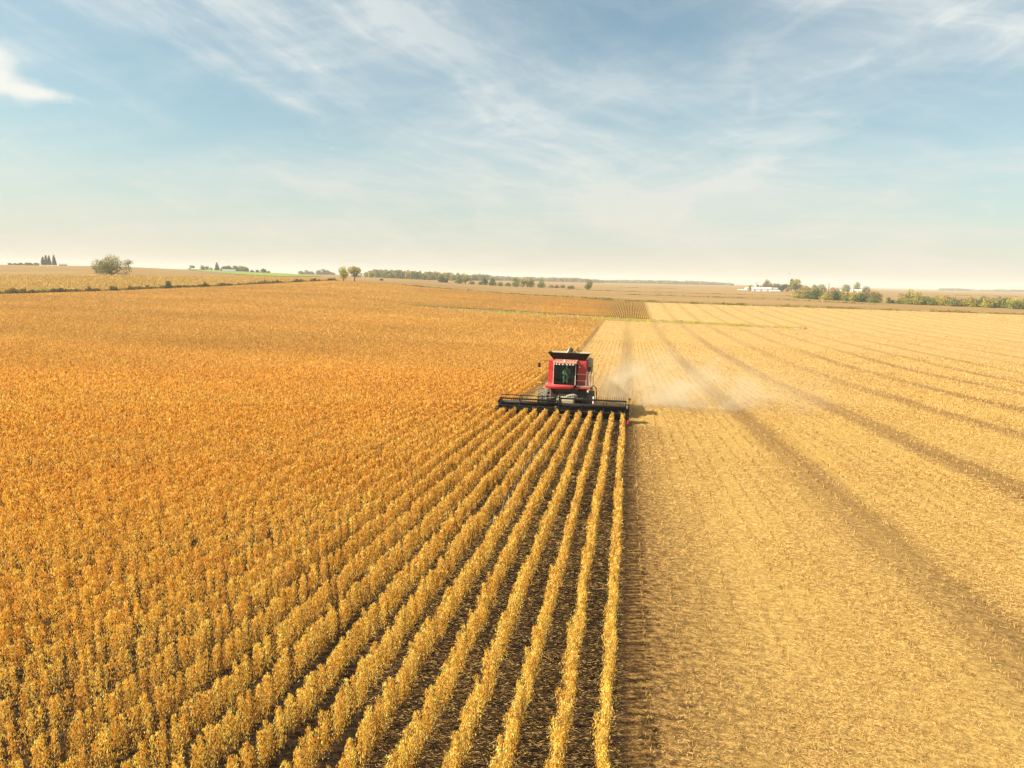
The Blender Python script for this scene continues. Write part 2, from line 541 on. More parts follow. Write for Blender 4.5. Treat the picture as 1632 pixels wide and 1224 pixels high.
def ring(name, rin, rout, nr, mat, zoff=0.0, azs=None, closed=True):
    az_ = AW if azs is None else azs
    ri, ro = rin(az_), rout(az_)
    t = np.linspace(0, 1, nr + 1)[:, None]
    R = np.exp(np.log(ri)[None] * (1 - t) + np.log(ro)[None] * t)
    x, y = R * np.sin(az_)[None], R * np.cos(az_)[None]
    z = H(x, y) + zoff
    n = len(az_)
    v = np.stack([x, y, z], -1).reshape(-1, 3)
    i = np.arange(nr)[:, None] * n
    j = np.arange(n if closed else n - 1)[None]
    j2 = (j + 1) % n
    f = np.stack([i + j, i + j2, i + n + j2, i + n + j], -1).reshape(-1, 4)
    me = np_mesh(name, v, f[:, ::-1], mat, smooth=True)
    o = link(name, me)
    tag(o, kind='structure')
    return o


one = lambda r: (lambda a: np.full_like(a, r))
ring('stubble_field', one(0.02), R_EDGE, 150, G_FIELD)
far_r = lambda a: np.full_like(a, 8000.0)
ring('farmland', R_EDGE, far_r, 130, G_TAN)
agreen = np.linspace(azof(290), azof(512), 60)
g_in = lambda a: np.interp(a, [azof(290), azof(330), azof(400), azof(460), azof(512)], [1340, 1060, 900, 850, 1000])
g_out = lambda a: np.interp(a, [azof(290), azof(330), azof(400), azof(460), azof(512)], [1360, 1390, 1385, 1350, 1060])
ring('pasture', g_in, g_out, 12, G_GREEN, 0.5, agreen, False)

# ------------------------------------------------------------------ crops
ROW0, PITCHX = -0.04, 0.762
YCUT = 47.0
rng = np.random.default_rng(7)


def wob(x, y):
    return 0.025 * np.sin(y * 0.35 + x * 3.1) + 0.012 * np.sin(y * 1.7 + x * 7.7)


HASH = np.random.default_rng(3).uniform(0, 1, (1024, 1024))


def vnoise(x, y):
    xi, yi = np.floor(x).astype(int), np.floor(y).astype(int)
    fx, fy = x - xi, y - yi
    fx, fy = fx * fx * (3 - 2 * fx), fy * fy * (3 - 2 * fy)
    g = lambda a, b: HASH[a & 1023, b & 1023]
    return (g(xi, yi) * (1 - fx) + g(xi + 1, yi) * fx) * (1 - fy) + (g(xi, yi + 1) * (1 - fx) + g(xi + 1, yi + 1) * fx) * fy


def big_noise(x, y):
    return (np.sin(x * 0.031 + y * 0.047 + 1.3) + np.sin(x * 0.083 - y * 0.029 + 0.4) + np.sin(x * 0.013 + y * 0.11) + np.sin(y * 0.21 + x * 0.05)) / 4


def soy_cols(n, x, y, zrel):
    base = np.array([[0.81, 0.425, 0.048], [0.88, 0.545, 0.10], [0.68, 0.285, 0.024], [0.93, 0.65, 0.21], [0.17, 0.056, 0.009]])
    k = rng.choice(5, n, p=[0.30, 0.24, 0.19, 0.14, 0.13])
    c = base[k] * rng.uniform(0.75, 1.2, (n, 1))
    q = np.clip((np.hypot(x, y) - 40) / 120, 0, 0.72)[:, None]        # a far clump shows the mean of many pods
    c = c * (1 - q) + base[:3].mean(0) * np.array([0.75, 0.875, 1.6]) * q  # the mean tint also carries a distance fade in its colour
    # plants in the left part of the field are riper and more orange, the outer rows paler
    t = np.clip((-x - 2) / 14.0, 0, 1)[:, None]
    c = c * (1 - t) * np.array([1.04, 1.09, 1.25]) + c * t * np.array([1.0, 0.925, 0.90])
    c *= (1 + 0.13 * big_noise(x, y))[:, None]
    return np.clip(c, 0.008, 0.9)


def soy(x, y, r, spread=0.115, maxw=0.3, vary=1.0):
    """dry pods and stems round the points x, y (already on a row)"""
    n = len(x)
    s = np.maximum(r / 14.0, 1.0)
    L = np.minimum(0.027 * s ** 0.82, 0.22) * rng.uniform(0.7, 1.35, n)
    W = np.minimum(0.0058 * s, maxw / 2) * rng.uniform(0.7, 1.3, n)
    ki = np.round((ROW0 - x) / PITCHX).astype(int)
    STEP = 0.115
    pid = np.floor(y / STEP).astype(int)               # single plants, each with its own height, lean and tint
    hh = lambda q: HASH[(pid * 7 + q * 131) & 1023, (ki * 13 + q * 29) & 1023]
    near = r < 75
    clump = vnoise(y / 1.3, ki * 17.3 + 5.1)
    top = 0.66 + vary * (0.20 * (hh(1) - 0.5) + 0.16 * (clump - 0.5)) + 0.08
    zr = np.clip(rng.power(1.7, n), 0.03, 1)
    wid = spread * np.sqrt(np.clip(1.15 - zr ** 3.0, 0.08, 1))
    px_ = (hh(2) - 0.5) * spread * 1.5
    ox = np.where(near, px_ + (hh(3) - 0.5) * 0.16 * zr + rng.normal(0, 0.52, n) * wid, rng.normal(0, 1, n) * wid)
    yy = np.where(near, (pid + 0.5) * STEP + (hh(4) - 0.5) * 0.08 * (1 + zr) + rng.normal(0, 0.022, n), y)
    c = np.stack([x + ox, yy, H(x, yy) + zr * top], -1)
    u = norm(np.stack([rng.normal(0, 0.42, n), rng.normal(0, 0.42, n), np.ones(n)], -1))
    q = rng.normal(0, 1, (n, 3))
    v = norm(np.cross(u, q))
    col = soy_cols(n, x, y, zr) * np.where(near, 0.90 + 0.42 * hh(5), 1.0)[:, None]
    return cards(c, u * L[:, None], v * W[:, None], np.clip(col, 0.008, 0.92))


def core(x0, ys, half, hgt, col):
    """brown stems inside the row"""
    n = len(ys)
    x = x0 + rng.normal(0, half, n)
    z = H(np.full(n, x0), ys)
    h = hgt * rng.uniform(0.6, 1.0, n)
    c = np.stack([x, ys, z + h * 0.5], -1)
    u = np.stack([rng.normal(0, 0.07, n), rng.normal(0, 0.07, n), h * 0.5], -1)
    a = rng.uniform(0, math.pi, n)
    v = np.stack([np.cos(a), np.sin(a), np.zeros(n)], -1)
    return c, u, v


ORD = ['outermost', 'second', 'third', 'fourth', 'fifth', 'sixth', 'seventh', 'eighth', 'ninth', 'tenth', 'eleventh', 'twelfth']
WHERE = ['beside the bare stubble', 'counted from the cut stubble edge', 'counted from the cut stubble edge',
         'counted from the cut stubble edge', 'counted from the cut stubble edge', 'counted from the cut stubble edge', 'counted from the cut stubble edge',
         'counted from the cut stubble edge', 'counted from the cut stubble edge', 'counted from the cut stubble edge', 'counted from the cut stubble edge',
         'at the left end of the header']
for k in range(12):
    X0 = ROW0 - PITCHX * k
    ys = []
    for ya in np.arange(4.0, YCUT + 0.4, 0.5):
        r = math.hypot(X0, ya)
        s = max(r / 14.0, 1.0)
        n = int(0.5 * 2300 / s ** 1.5)
        ys.append(rng.uniform(ya, ya + 0.5, n))
    ys = np.concatenate(ys)
    x = np.full(len(ys), X0) + wob(X0, ys)
    parts = [soy(x, ys, np.hypot(X0, ys), 0.092, vary=0.6)]
    yc = rng.uniform(4, YCUT + 0.4, 43 * 26)
    c, u, v = core(X0, yc, 0.05, 0.78, None)
    parts.append(cards(c, u, v * 0.007 * np.maximum(np.hypot(X0, yc) / 14, 1)[:, None], np.tile([[0.17, 0.085, 0.028]], (len(yc), 1)) * rng.uniform(0.6, 1.6, (len(yc), 1))))  # brown stem colour deepened to carry the shade inside the row
    V, Fc, Cc = join_np(parts)
    V[:, 0] -= X0
    o = link('soybean_row', np_mesh('soybean_row', V, Fc, CROP, Cc), loc=(X0, 0, 0))
    tag(o, f'{ORD[k]} long row of standing golden soybean plants, {WHERE[k]}', 'crop row', 'standing soybean rows in front of the combine header')


def polar_pts(n, a0, a1, r0, r1):
    a = rng.uniform(a0, a1, n)
    r = np.sqrt(rng.uniform(r0 * r0, r1 * r1, n))
    return r * np.sin(a), r * np.cos(a), r, a


def snap(x):
    k = np.round((ROW0 - x) / PITCHX)
    return ROW0 - PITCHX * k, k


parts = []
AL = math.radians(-58)
for r0, r1, dens in ((5, 12, 2600), (12, 20, 2400), (20, 32, 1350), (32, 50, 660), (50, 80, 280), (80, 130, 105), (130, 210, 30), (210, 340, 13), (340, 540, 8)):
    a1 = math.radians(0)
    area = (a1 - AL) / 2 * (r1 * r1 - r0 * r0)
    x, y, r, a = polar_pts(int(area * dens), AL, a1, r0, r1)
    x, k = snap(x)
    ok = (k >= 12) & (r < R_EDGE(a) - 2)
    inw = (a > AZ640) & (r > R_WNEAR(a) - 1.0)
    ok &= ~inw
    x, y, r = x[ok], y[ok], r[ok]
    gap = vnoise(y / 0.16, np.round((ROW0 - x) / PITCHX) * 17.3) + 0.6 * rng.uniform(0, 1, len(x)) > np.where(r < 60, 0.33, 0.08)
    x, y, r, kk = x[gap], y[gap], r[gap], k[ok][gap]
    x = x + wob(x, y)
    parts.append(soy(x, y, r, np.where(kk < 15, 0.095, np.where(kk < 18, 0.13, 0.19))))
V, Fc, Cc = join_np(parts)
o = link('soybean_crop', np_mesh('soybean_crop', V, Fc, CROP, Cc))
tag(o, 'golden brown ripe soybean crop filling the field left of the combine', 'crop', kind='stuff')

# the crop beyond the grassy waterway, its rows seen end on
parts = []
for a0, a1, dens in ((AZ640, azof(860), 11), (azof(860), azof(1045), 22)):
    area = (a1 - a0) / 2 * (480 ** 2 - 255 ** 2)
    x, y, r, a = polar_pts(int(area * dens), a0, a1, 255, 480)
    x, k = snap(x)
    ok = (x < 8.7) & (r > R_WFAR(a) + 1) & (r < R_EDGE(a) - 13)
    x, y, r = x[ok], y[ok], r[ok]
    parts.append(soy(x, y, r, np.where(x > -30, 0.06, 0.16), 0.12))
V, Fc, Cc = join_np(parts)
gq = np.clip((np.arctan2(V[:, 0], V[:, 1]) - AZ640) / (azof(800) - AZ640), 0, 1)[:, None]
Cc = Cc * (1 - gq * np.array([0.06, 0.09, 0.12]))
o = link('soybean_crop', np_mesh('soybean_crop', V, Fc, CROP, Cc))
tag(o, 'striped strip of standing soybeans beyond the thin grassy waterway', 'crop', kind='stuff')


# ------------------------------------------------------------------ straw litter and stubble
def straw_cols(n):
    base = np.array([[0.62, 0.385, 0.11], [0.76, 0.51, 0.18], [0.38, 0.205, 0.045], [0.19, 0.088, 0.024]])
    return base[rng.choice(4, n, p=[0.34, 0.24, 0.24, 0.18])] * rng.uniform(0.75, 1.2, (n, 1))


def seam_keep(x, y):
    ph = ((x + 45.7) / 9.14) % 1.0
    ds = np.minimum(ph, 1 - ph) * 9.14
    return rng.uniform(0, 1, len(x)) < np.clip((ds - 0.3) / 1.3, 0.12, 1)


parts = []
for r0, r1, dens in ((6, 14, 1900), (14, 24, 1150), (24, 40, 500), (40, 70, 130), (70, 120, 36), (120, 250, 9), (250, 440, 3)):
    a0, a1 = math.radians(-22), math.radians(35)
    area = (a1 - a0) / 2 * (r1 * r1 - r0 * r0)
    x, y, r, a = polar_pts(int(area * dens), a0, a1, r0, r1)
    stub = np.where(y < YCUT, x > 0.25, x > -9.2)
    between = (y < YCUT) & (x <= 0.25) & (x > -9.3) & (rng.uniform(0, 1, len(x)) < 0.34)
    patch = rng.uniform(0, 1, len(x)) < np.clip(0.05 + 1.25 * vnoise(x / 1.3, y / 2.6) * (0.5 + vnoise(x / 0.35 + 40, y / 0.5)), 0.22, 1)
    rowk = np.abs(((x - ROW0) / PITCHX + 0.5) % 1.0 - 0.5)
    patch &= (rowk < 0.33) | (rng.uniform(0, 1, len(x)) < 0.85)
    edge_ = np.where((y < YCUT) & (x < 3.2), 0.42 + 0.16 * np.clip(x, 0, 3.2), 1.0)
    ok = (stub & patch & seam_keep(x, y) & (rng.uniform(0, 1, len(x)) < edge_)) | between
    ok &= (r < R_WNEAR(a)) | ((x > 9) & (r > R_WFAR(a)) & (r < R_EDGE(a) - 8))
    lay = np.where(between, 0.35, 0.9)[ok]
    x, y, r = x[ok], y[ok], r[ok]
    n = len(x)
    s = np.maximum(r / 14.0, 1.0)
    L = np.minimum(0.042 * s ** 0.6, 0.15) * rng.uniform(0.4, 1.6, n)
    W = 0.0030 * s ** 0.98 * rng.uniform(0.7, 1.4, n)
    an = rng.normal(0, 1, n) * lay
    u = norm(np.stack([np.cos(an), np.sin(an), rng.normal(0, 0.22, n)], -1))
    v = norm(np.cross(u, np.stack([rng.normal(0, 0.5, n), rng.normal(0, 0.5, n), np.ones(n)], -1)))
    c = np.stack([x, y, H(x, y) + rng.uniform(0.01, 0.10, n)], -1)
    parts.append(cards(c, u * L[:, None], v * W[:, None], straw_cols(n)))
V, Fc, Cc = join_np(parts)
o = link('straw_litter', np_mesh('straw_litter', V, Fc, STRAW, Cc))
tag(o, 'pale chopped straw scattered over the harvested ground', 'straw', kind='stuff')

parts = []
for r0, r1, dens in ((6, 20, 60), (20, 45, 34), (45, 90, 12), (90, 160, 4)):
    a0, a1 = math.radians(-22), math.radians(35)
    area = (a1 - a0) / 2 * (r1 * r1 - r0 * r0)
    x, y, r, a = polar_pts(int(area * dens), a0, a1, r0, r1)
    x, k = snap(x)
    ok = np.where(y < YCUT, x > 0.3, x > -9.2)
    x, y, r = x[ok], y[ok], r[ok]
    n = len(x)
    s = np.maximum(r / 14.0, 1.0)
    L = 0.06 * rng.uniform(0.5, 1.5, n) * s ** 0.3
    W = 0.004 * s
    u = norm(np.stack([rng.normal(0, 0.25, n), rng.normal(0, 0.25, n), np.ones(n)], -1))
    an = rng.uniform(0, math.pi, n)
    v = np.stack([np.cos(an), np.sin(an), np.zeros(n)], -1)
    c = np.stack([x + rng.normal(0, 0.03, n), y, H(x, y) + L], -1)
    parts.append(cards(c, u * L[:, None], v * W[:, None], straw_cols(n) * 0.9))
V, Fc, Cc = join_np(parts)
o = link('stubble', np_mesh('stubble', V, Fc, STRAW, Cc))
tag(o, 'short cut soybean stalks standing in rows on the harvested ground', 'stubble', kind='stuff')


# ------------------------------------------------------------------ corn, grass strips
def tufts(x, y, h, wd, col, rough=0.35, zb=0.0):
    n = len(x)
    hh = h * rng.uniform(0.5, 1.0, n)
    z = H(x, y) + zb
    an = rng.uniform(0, math.pi, n)
    u = np.stack([rng.normal(0, rough, n) * hh * 0.5, rng.normal(0, rough, n) * hh * 0.5, hh * 0.5], -1)
    v = np.stack([np.cos(an) * wd, np.sin(an) * wd, np.zeros(n)], -1)
    return cards(np.stack([x, y, z + hh * 0.5], -1), u, v, col)


def palette(n, base, p, lo=0.75, hi=1.2):
    return np.array(base)[rng.choice(len(base), n, p=p)] * rng.uniform(lo, hi, (n, 1))


parts = []
a0, a1 = math.radians(-60), AZ535
area = (a1 - a0) / 2 * (760 ** 2 - 400 ** 2)
x, y, r, a = polar_pts(int(area * 1.6), a0, a1, 400, 760)
ok = (r > R_EDGE(a) + 5) & (r < R_CORN(a))
x, y, r = x[ok], y[ok], r[ok]
n = len(x)
parts.append(tufts(x, y, rng.uniform(1.9, 2.6, n), rng.uniform(0.12, 0.3, n), palette(n, [[0.60, 0.38, 0.095], [0.70, 0.48, 0.15], [0.44, 0.26, 0.05], [0.30, 0.18, 0.035]], [0.4, 0.3, 0.2, 0.1]), 0.2))
# dense front row
n = 16000
a = rng.uniform(a0, a1 - 0.005, n)
r = R_EDGE(a) + rng.uniform(4, 9, n)
parts.append(tufts(r * np.sin(a), r * np.cos(a), rng.uniform(1.6, 2.6, n), rng.uniform(0.12, 0.3, n), palette(n, [[0.66, 0.44, 0.12], [0.75, 0.53, 0.18], [0.45, 0.28, 0.06]], [0.4, 0.3, 0.3]), 0.25))
V, Fc, Cc = join_np(parts)
o = link('corn_crop', np_mesh('corn_crop', V, Fc, CROP, Cc))
tag(o, 'pale dry standing corn on the rise behind the soybean field', 'crop', kind='stuff')


def strip(name, label, a0, a1, rf, w0, w1, n, h, base, p, wd=(0.15, 0.4), rough=0.5, hmod=True):
    a = rng.uniform(a0, a1, n)
    t = rng.uniform(0, 1, n)
    r = rf(a) + w0 + (w1 - w0) * t
    x, y = r * np.sin(a), r * np.cos(a)
    hm = 0.35 + 1.1 * vnoise(a * 160, a * 0 + n) * vnoise(a * 900, a * 0 + 3.3) * 1.6 if hmod else 1.0
    # patches of weeds: their palette runs along the strip
    sel = (np.sin(a * 97) + np.sin(a * 211 + 1) + np.sin(a * 43 + 2) + rng.normal(0, 0.7, n)) > 0.2
    c1 = palette(n, base[0], p[0])
    c2 = palette(n, base[1], p[1])
    col = np.where(sel[:, None], c1, c2)
    V, Fc, Cc = tufts(x, y, h * np.maximum(hm, 0.25), rng.uniform(*wd, n), col, rough)
    o = link(name, np_mesh(name, V, Fc, GRASS, Cc))
    tag(o, label, 'grass', kind='stuff')


OL = [[0.19, 0.14, 0.022], [0.28, 0.21, 0.04], [0.10, 0.085, 0.016]]
GO = [[0.42, 0.30, 0.10], [0.33, 0.25, 0.07], [0.22, 0.17, 0.05]]
DK = [[0.10, 0.085, 0.022], [0.17, 0.13, 0.035], [0.05, 0.05, 0.018]]  # dark weed tones, deepened for the shade of the corn
P3 = [0.4, 0.35, 0.25]
strip('grass_verge', 'weedy verge, coloured dark for weeds and corn shade, along the foot of the standing corn', math.radians(-60), azof(545), R_EDGE, -4.0, 4.5, 40000, 2.1, (DK, OL), (P3, P3))
strip('grass_verge', 'olive and gold grass verge across the far end of the fields', azof(560), math.radians(40), R_EDGE, -6.0, 9.0, 46000, 0.85, (OL, GO), (P3, P3))
YG = [[0.46, 0.38, 0.06], [0.56, 0.46, 0.10], [0.34, 0.30, 0.05]]
strip('waterway_grass', 'thin yellow green grassy waterway crossing the field behind the combine', AZ640, AZ1300, lambda a: R_WNEAR(a) + (R_WFAR(a) - R_WNEAR(a)) * rng.uniform(0, 1, len(a)), -0.5, 0.5, 40000, 0.4, (YG, [[0.60, 0.44, 0.18], [0.5, 0.38, 0.13], [0.3, 0.25, 0.07]]), (P3, P3), (0.1, 0.3))
for (p0, r0, p1, r1, lab) in ((900, 720, 1300, 690, 'thin dark grass line beyond the far verge, left of the white farm'), (985, 1150, 1085, 1120, 'short dark grass streak on the distant field'), (1000, 560, 1400, 545, 'faint grass line between two pale distant fields'), (1470, 1250, 1700, 1300, 'dark grass line on the far right distant field')):
    rf = curve([(p0, r0), (p1, r1)])
    strip('grass_verge', lab, azof(p0), azof(p1), rf, -3, 3, 3500, 0.8, (OL, GO), (P3, P3), (0.3, 0.8))


# ------------------------------------------------------------------ trees
def limb(pts, rads, sides=6):
    """tapered tube through pts"""
    vs, fs = [], []
    for i, (p, r) in enumerate(zip(pts, rads)):
        q = np.array(pts[min(i + 1, len(pts) - 1)]) - np.array(pts[max(i - 1, 0)])
        q = q / max(np.linalg.norm(q), 1e-6)
        e1 = np.cross(q, [0.31, 0.95, 0.1])
        e1 /= np.linalg.norm(e1)
        e2 = np.cross(q, e1)
        for k in range(sides):
            a = 2 * math.pi * k / sides
            vs.append(np.array(p) + r * (math.cos(a) * e1 + math.sin(a) * e2))
    for i in range(len(pts) - 1):
        for k in range(sides):
            k2 = (k + 1) % sides
            fs.append((i * sides + k, i * sides + k2, (i + 1) * sides + k2, (i + 1) * sides + k))
    return np.array(vs), np.array(fs)


BARK = surfmat('bark', (0.10, 0.075, 0.05), 0.9, noise=0.4, scale=1.5)
BARKG = surfmat('grey_bark', (0.20, 0.17, 0.14), 0.9, noise=0.4, scale=1.5)
DARKG = [[0.085, 0.125, 0.032], [0.06, 0.09, 0.026], [0.13, 0.165, 0.045]]
MIDG = [[0.20, 0.23, 0.055], [0.14, 0.17, 0.04], [0.29, 0.29, 0.075]]
YELG = [[0.44, 0.38, 0.05], [0.30, 0.29, 0.045], [0.54, 0.44, 0.07]]
ORNG = [[0.50, 0.27, 0.05], [0.38, 0.25, 0.06], [0.58, 0.35, 0.09]]
BRWN = [[0.32, 0.22, 0.10], [0.24, 0.17, 0.08], [0.40, 0.28, 0.13]]
CONF = [[0.055, 0.07, 0.035], [0.04, 0.052, 0.03], [0.085, 0.10, 0.05]]
PINK = [[0.42, 0.25, 0.12], [0.35, 0.22, 0.11], [0.28, 0.20, 0.08]]


def tree(name, label, cat, px, r, hp, wp, pal, pal2=None, group=None, style='round', trunk=0.2, dens=1.0, seed=0, low=None, sink=0.0, bark=None):
    """px: column in the photograph, hp / wp: height and width there in photograph pixels, r: range"""
    g = np.random.default_rng(1000 + seed + int(px * 7))
    D = r * math.cos(azof(px) + YAW)
    m = D / F
    h, wd = hp * m, wp * m
    x, y, z = place(px, r)
    root = bpy.data.objects.new(name, None)
    C.objects.link(root)
    root.location = (x, y, z - sink)
    tag(root, label, cat, group)
    ls = max(0.22, r * 0.00085)                       # leaf clump size
    tv, cv = [], []
    if style == 'cone':
        n = int(dens * min(1500, 420 + h * wd / ls ** 2 * 2.2))
        t = g.power(1.6, n)
        t = 1 - t
        zz = h * (0.07 + 0.93 * t)
        tier = 0.82 + 0.18 * np.sin(zz / h * 46)
        rr = wd * 0.5 * (1 - t) ** 0.85 * tier * g.uniform(0.5, 1.05, n) + 0.08
        aa = g.uniform(0, 2 * math.pi, n)
        c = np.stack([rr * np.cos(aa), rr * np.sin(aa), zz], -1)
        trunk_pts = [(0, 0, -0.3), (0.02 * h, 0, h * 0.5), (0, 0, h * 0.96)]
        tv.append(limb(trunk_pts, (0.025 * h, 0.015 * h, 0.004 * h)))
        squash = 0.6
    else:
        tz = h * trunk
        lobes = []
        nl = {'round': 9, 'wide': 13, 'bush': 7, 'bare': 8, 'oval': 8}[style]
        if low is None:
            low = {'round': 0.30, 'wide': 0.22, 'bush': 0.02, 'bare': 0.45, 'oval': 0.2}[style]
        for k in range(nl):
            aa = g.uniform(0, 2 * math.pi) if k else 0
            q = g.uniform(0.25, 0.62) if k else 0
            zc = h * (low + (1 - low) * g.uniform(0.10 if style == 'bush' else 0.2, 0.78)) if k else h * (0.45 + low * 0.3)
            edge_ = math.sqrt(max(0.1, 1 - ((zc / h - (0.5 + low / 2)) / (0.55)) ** 2))
            lr = g.uniform(0.17, 0.27) * wd if style != 'oval' else g.uniform(0.22, 0.34) * wd
            lh = min(lr * g.uniform(0.75, 1.05), h * 0.3) if style != 'oval' else h * 0.24
            lobes.append((q * wd * 0.62 * edge_ * math.cos(aa), q * wd * 0.62 * edge_ * math.sin(aa), min(zc, h - lh * 0.9), lr, lh))
        lobes.append((g.uniform(-0.1, 0.1) * wd, 0, h * 0.83, wd * 0.2, h * 0.17))
        if style == 'bush':                              # leaves down to the ground all round
            lobes += [(wd * 0.27 * math.cos(q_), wd * 0.27 * math.sin(q_), h * 0.24, wd * 0.24, h * 0.26) for q_ in (0.2, 1.5, 2.7, 4.0, 5.2)] + [(0, 0, h * 0.45, wd * 0.30, h * 0.4)]
        n = int(dens * min(5200, 300 + 3.2 * h * wd / ls ** 2))
        L = np.array(lobes)
        pk = g.choice(len(L), n, p=(L[:, 3] ** 2 * L[:, 4]) ** 0.7 / ((L[:, 3] ** 2 * L[:, 4]) ** 0.7).sum())
        dd = norm(g.normal(0, 1, (n, 3)))
        rad = g.uniform(0.45, 1.12, n) ** 0.6
        c = L[pk, :3] + dd * rad[:, None] * L[pk][:, [3, 3, 4]]
        # the far half of the crown droops and frays a little
        c += g.normal(0, ls * 0.35, (n, 3))
        c[:, 2] = np.clip(c[:, 2], 0.05, h * 1.02)
        # limbs run from the trunk into the lobes
        lean = g.uniform(-0.03, 0.03) * h
        base_r = max(0.035 * h, 0.1) if style != 'bush' else 0.02 * h
        tv.append(limb([(0, 0, -0.4), (lean * 0.3, 0, tz * 0.6), (lean, 0, h * 0.45), (lean * 1.2, 0, h * 0.72)], (base_r * 1.25, base_r, base_r * 0.6, base_r * 0.2)))
        for (lx, ly, lz, lr, lh) in lobes[1:]:
            s0 = g.uniform(0.5, 1.0) * tz if style != 'bush' else 0.05
            b = np.array([lean * s0 / max(h * 0.45, 0.1), 0, s0])
            e = np.array([lx, ly, lz + lh * 0.2])
            mid_ = b * 0.5 + e * 0.5 + np.array([0, 0, -0.05 * h]) + g.normal(0, 0.02 * h, 3)
            tv.append(limb([b, mid_, e], (base_r * 0.55, base_r * 0.33, base_r * 0.1), 5))
        squash = 0.75
    n = len(c)
    pick = g.uniform(0, 1, n)
    pal_a = np.array(pal)[g.choice(3, n, p=[0.4, 0.35, 0.25])]
    if pal2 is not None:                              # turning leaves high on the crown
        pal_b = np.array(pal2)[g.choice(3, n, p=[0.4, 0.35, 0.25])]
        f = np.clip((c[:, 2] / h - 0.45) * 2.2 + g.normal(0, 0.25, n) + 0.25 * np.sin(c[:, 0] * 1.3), 0, 1) > 0.5
        pal_a = np.where(f[:, None], pal_b, pal_a)
    col = pal_a * g.uniform(0.7, 1.25, (n, 1))
    u = norm(g.normal(0, 1, (n, 3)) * np.array([1, 1, squash]))
    v = norm(np.cross(u, g.normal(0, 1, (n, 3))))
    sz = ls * g.uniform(0.55, 1.2, n)[:, None]
    V, Fc, Cc = cards(c, u * sz, v * sz * 0.62, col)
    link('crown', np_mesh('crown', V, Fc, LEAF, Cc), root)
    vs, fs, o_ = [], [], 0
    for a_, b_ in tv:
        vs.append(a_)
        fs.append(b_ + o_)
        o_ += len(a_)
    link('trunk', np_mesh('trunk', np.concatenate(vs), np.concatenate(fs), bark or BARK, smooth=True), root)
    return root


# last year's pale maize stalks poking up in one gap between the rows
n = 46
t_ = rng.uniform(0, 1, n) ** 0.8
yy = 21.0 + 14.0 * t_ + rng.normal(0, 0.3, n)
xx = ROW0 - PITCHX * 5.5 + rng.normal(0, 0.16, n)
hh = rng.uniform(0.25, 0.75, n)
V, Fc, Cc = cards(np.stack([xx, yy, H(xx, yy) + hh * 0.5], -1), np.stack([rng.normal(0, 0.12, n), rng.normal(0, 0.12, n), hh * 0.5], -1), np.stack([np.full(n, 0.011), rng.normal(0, 0.006, n), np.zeros(n)], -1), np.tile([[0.72, 0.66, 0.52]], (n, 1)) * rng.uniform(0.7, 1.1, (n, 1)))
o = link('old_stalks', np_mesh('old_stalks', V, Fc, STRAW, Cc))
tag(o, 'pale old stalks poking up between two soybean rows', 'stalks', kind='stuff')
G1 = 'far spruces on the left hill'
tree('pine_tree', 'leftmost dark spruce in the cluster on the left hilltop', 'tree', 69, 1350, 14, 8, CONF, None, G1, 'cone', seed=1)
tree('pine_tree', 'second spruce from the left in the hilltop cluster', 'tree', 74, 1360, 16, 8, CONF, None, G1, 'cone', seed=2)
tree('pine_tree', 'third spruce from the left, middle of the hilltop cluster', 'tree', 79, 1350, 16, 8, CONF, None, G1, 'cone', seed=3)
tree('pine_tree', 'tallest spruce standing slightly apart, right end of the hilltop cluster', 'tree', 87, 1355, 17, 8, CONF, None, G1, 'cone', seed=4)
for i, (p, hh, ww) in enumerate(((17, 4, 7), (24, 4, 8), (33, 4.5, 9), (42, 5, 9), (49, 4.5, 8), (58, 5, 8))):
    tree('low_tree', f'{["westernmost low dark tree", "second low dark tree from the left", "third low dark tree from the left", "fourth low dark tree from the left", "fifth low dark tree from the left", "low tree nearest the spruces"][i]} in the row on the left hilltop', 'tree', p, 1400, hh, ww, MIDG if i % 2 else DARKG, None, 'low trees in a row on the left hilltop', 'bush', seed=10 + i, sink=1)
tree('broadleaf_tree', 'big round spreading tree standing alone behind the corn field', 'tree', 178, 600, 34, 52, [[0.18, 0.19, 0.045], [0.12, 0.125, 0.035], [0.26, 0.25, 0.06]], [[0.34, 0.31, 0.075], [0.24, 0.22, 0.055], [0.42, 0.36, 0.10]], None, 'wide', 0.12, 0.9, seed=20, low=0.08)
tree('bare_tree', 'small leafless umbrella shaped tree just right of the big round tree', 'tree', 205, 1050, 13, 14, BRWN, None, None, 'bare', 0.5, 0.35, seed=21, bark=BARKG)
tree('small_tree', 'small dark green tree standing alone at the verge below the corn', 'tree', 267, 412, 14, 11, DARKG, None, None, 'bush', 0.25, 1.0, seed=22)
tree('bush', 'small dark green bush at the left end of the corn verge', 'bush', 31, 405, 8, 10, DARKG, None, 'bushes on the verge below the corn', 'bush', seed=23)
tree('bush', 'yellow green wide bush on the verge below the corn', 'bush', 63, 405, 9, 19, YELG, None, 'bushes on the verge below the corn', 'bush', seed=24)
tree('bush', 'low brown bush between the dark bush and the yellow bush', 'bush', 47, 404, 5, 10, BRWN, None, 'bushes on the verge below the corn', 'bush', seed=25)
tree('bush', 'tiny dark bush on the verge at the ridge, left of the pair of trees', 'bush', 523, 520, 4, 5, DARKG, None, None, 'bush', seed=26)
G2 = 'trees round the farm on the left horizon'
tree('farm_tree', 'small round tree left of the white farm sheds', 'tree', 306, 1440, 7, 9, MIDG, None, G2, 'bush', seed=30)
tree('farm_tree', 'round greyish tree between the white sheds', 'tree', 323, 1440, 8, 11, MIDG, None, G2, 'bush', seed=31)
tree('farm_tree', 'thin brown tree just left of the white barn', 'tree', 330, 1430, 6, 4, BRWN, None, G2, 'oval', seed=32)
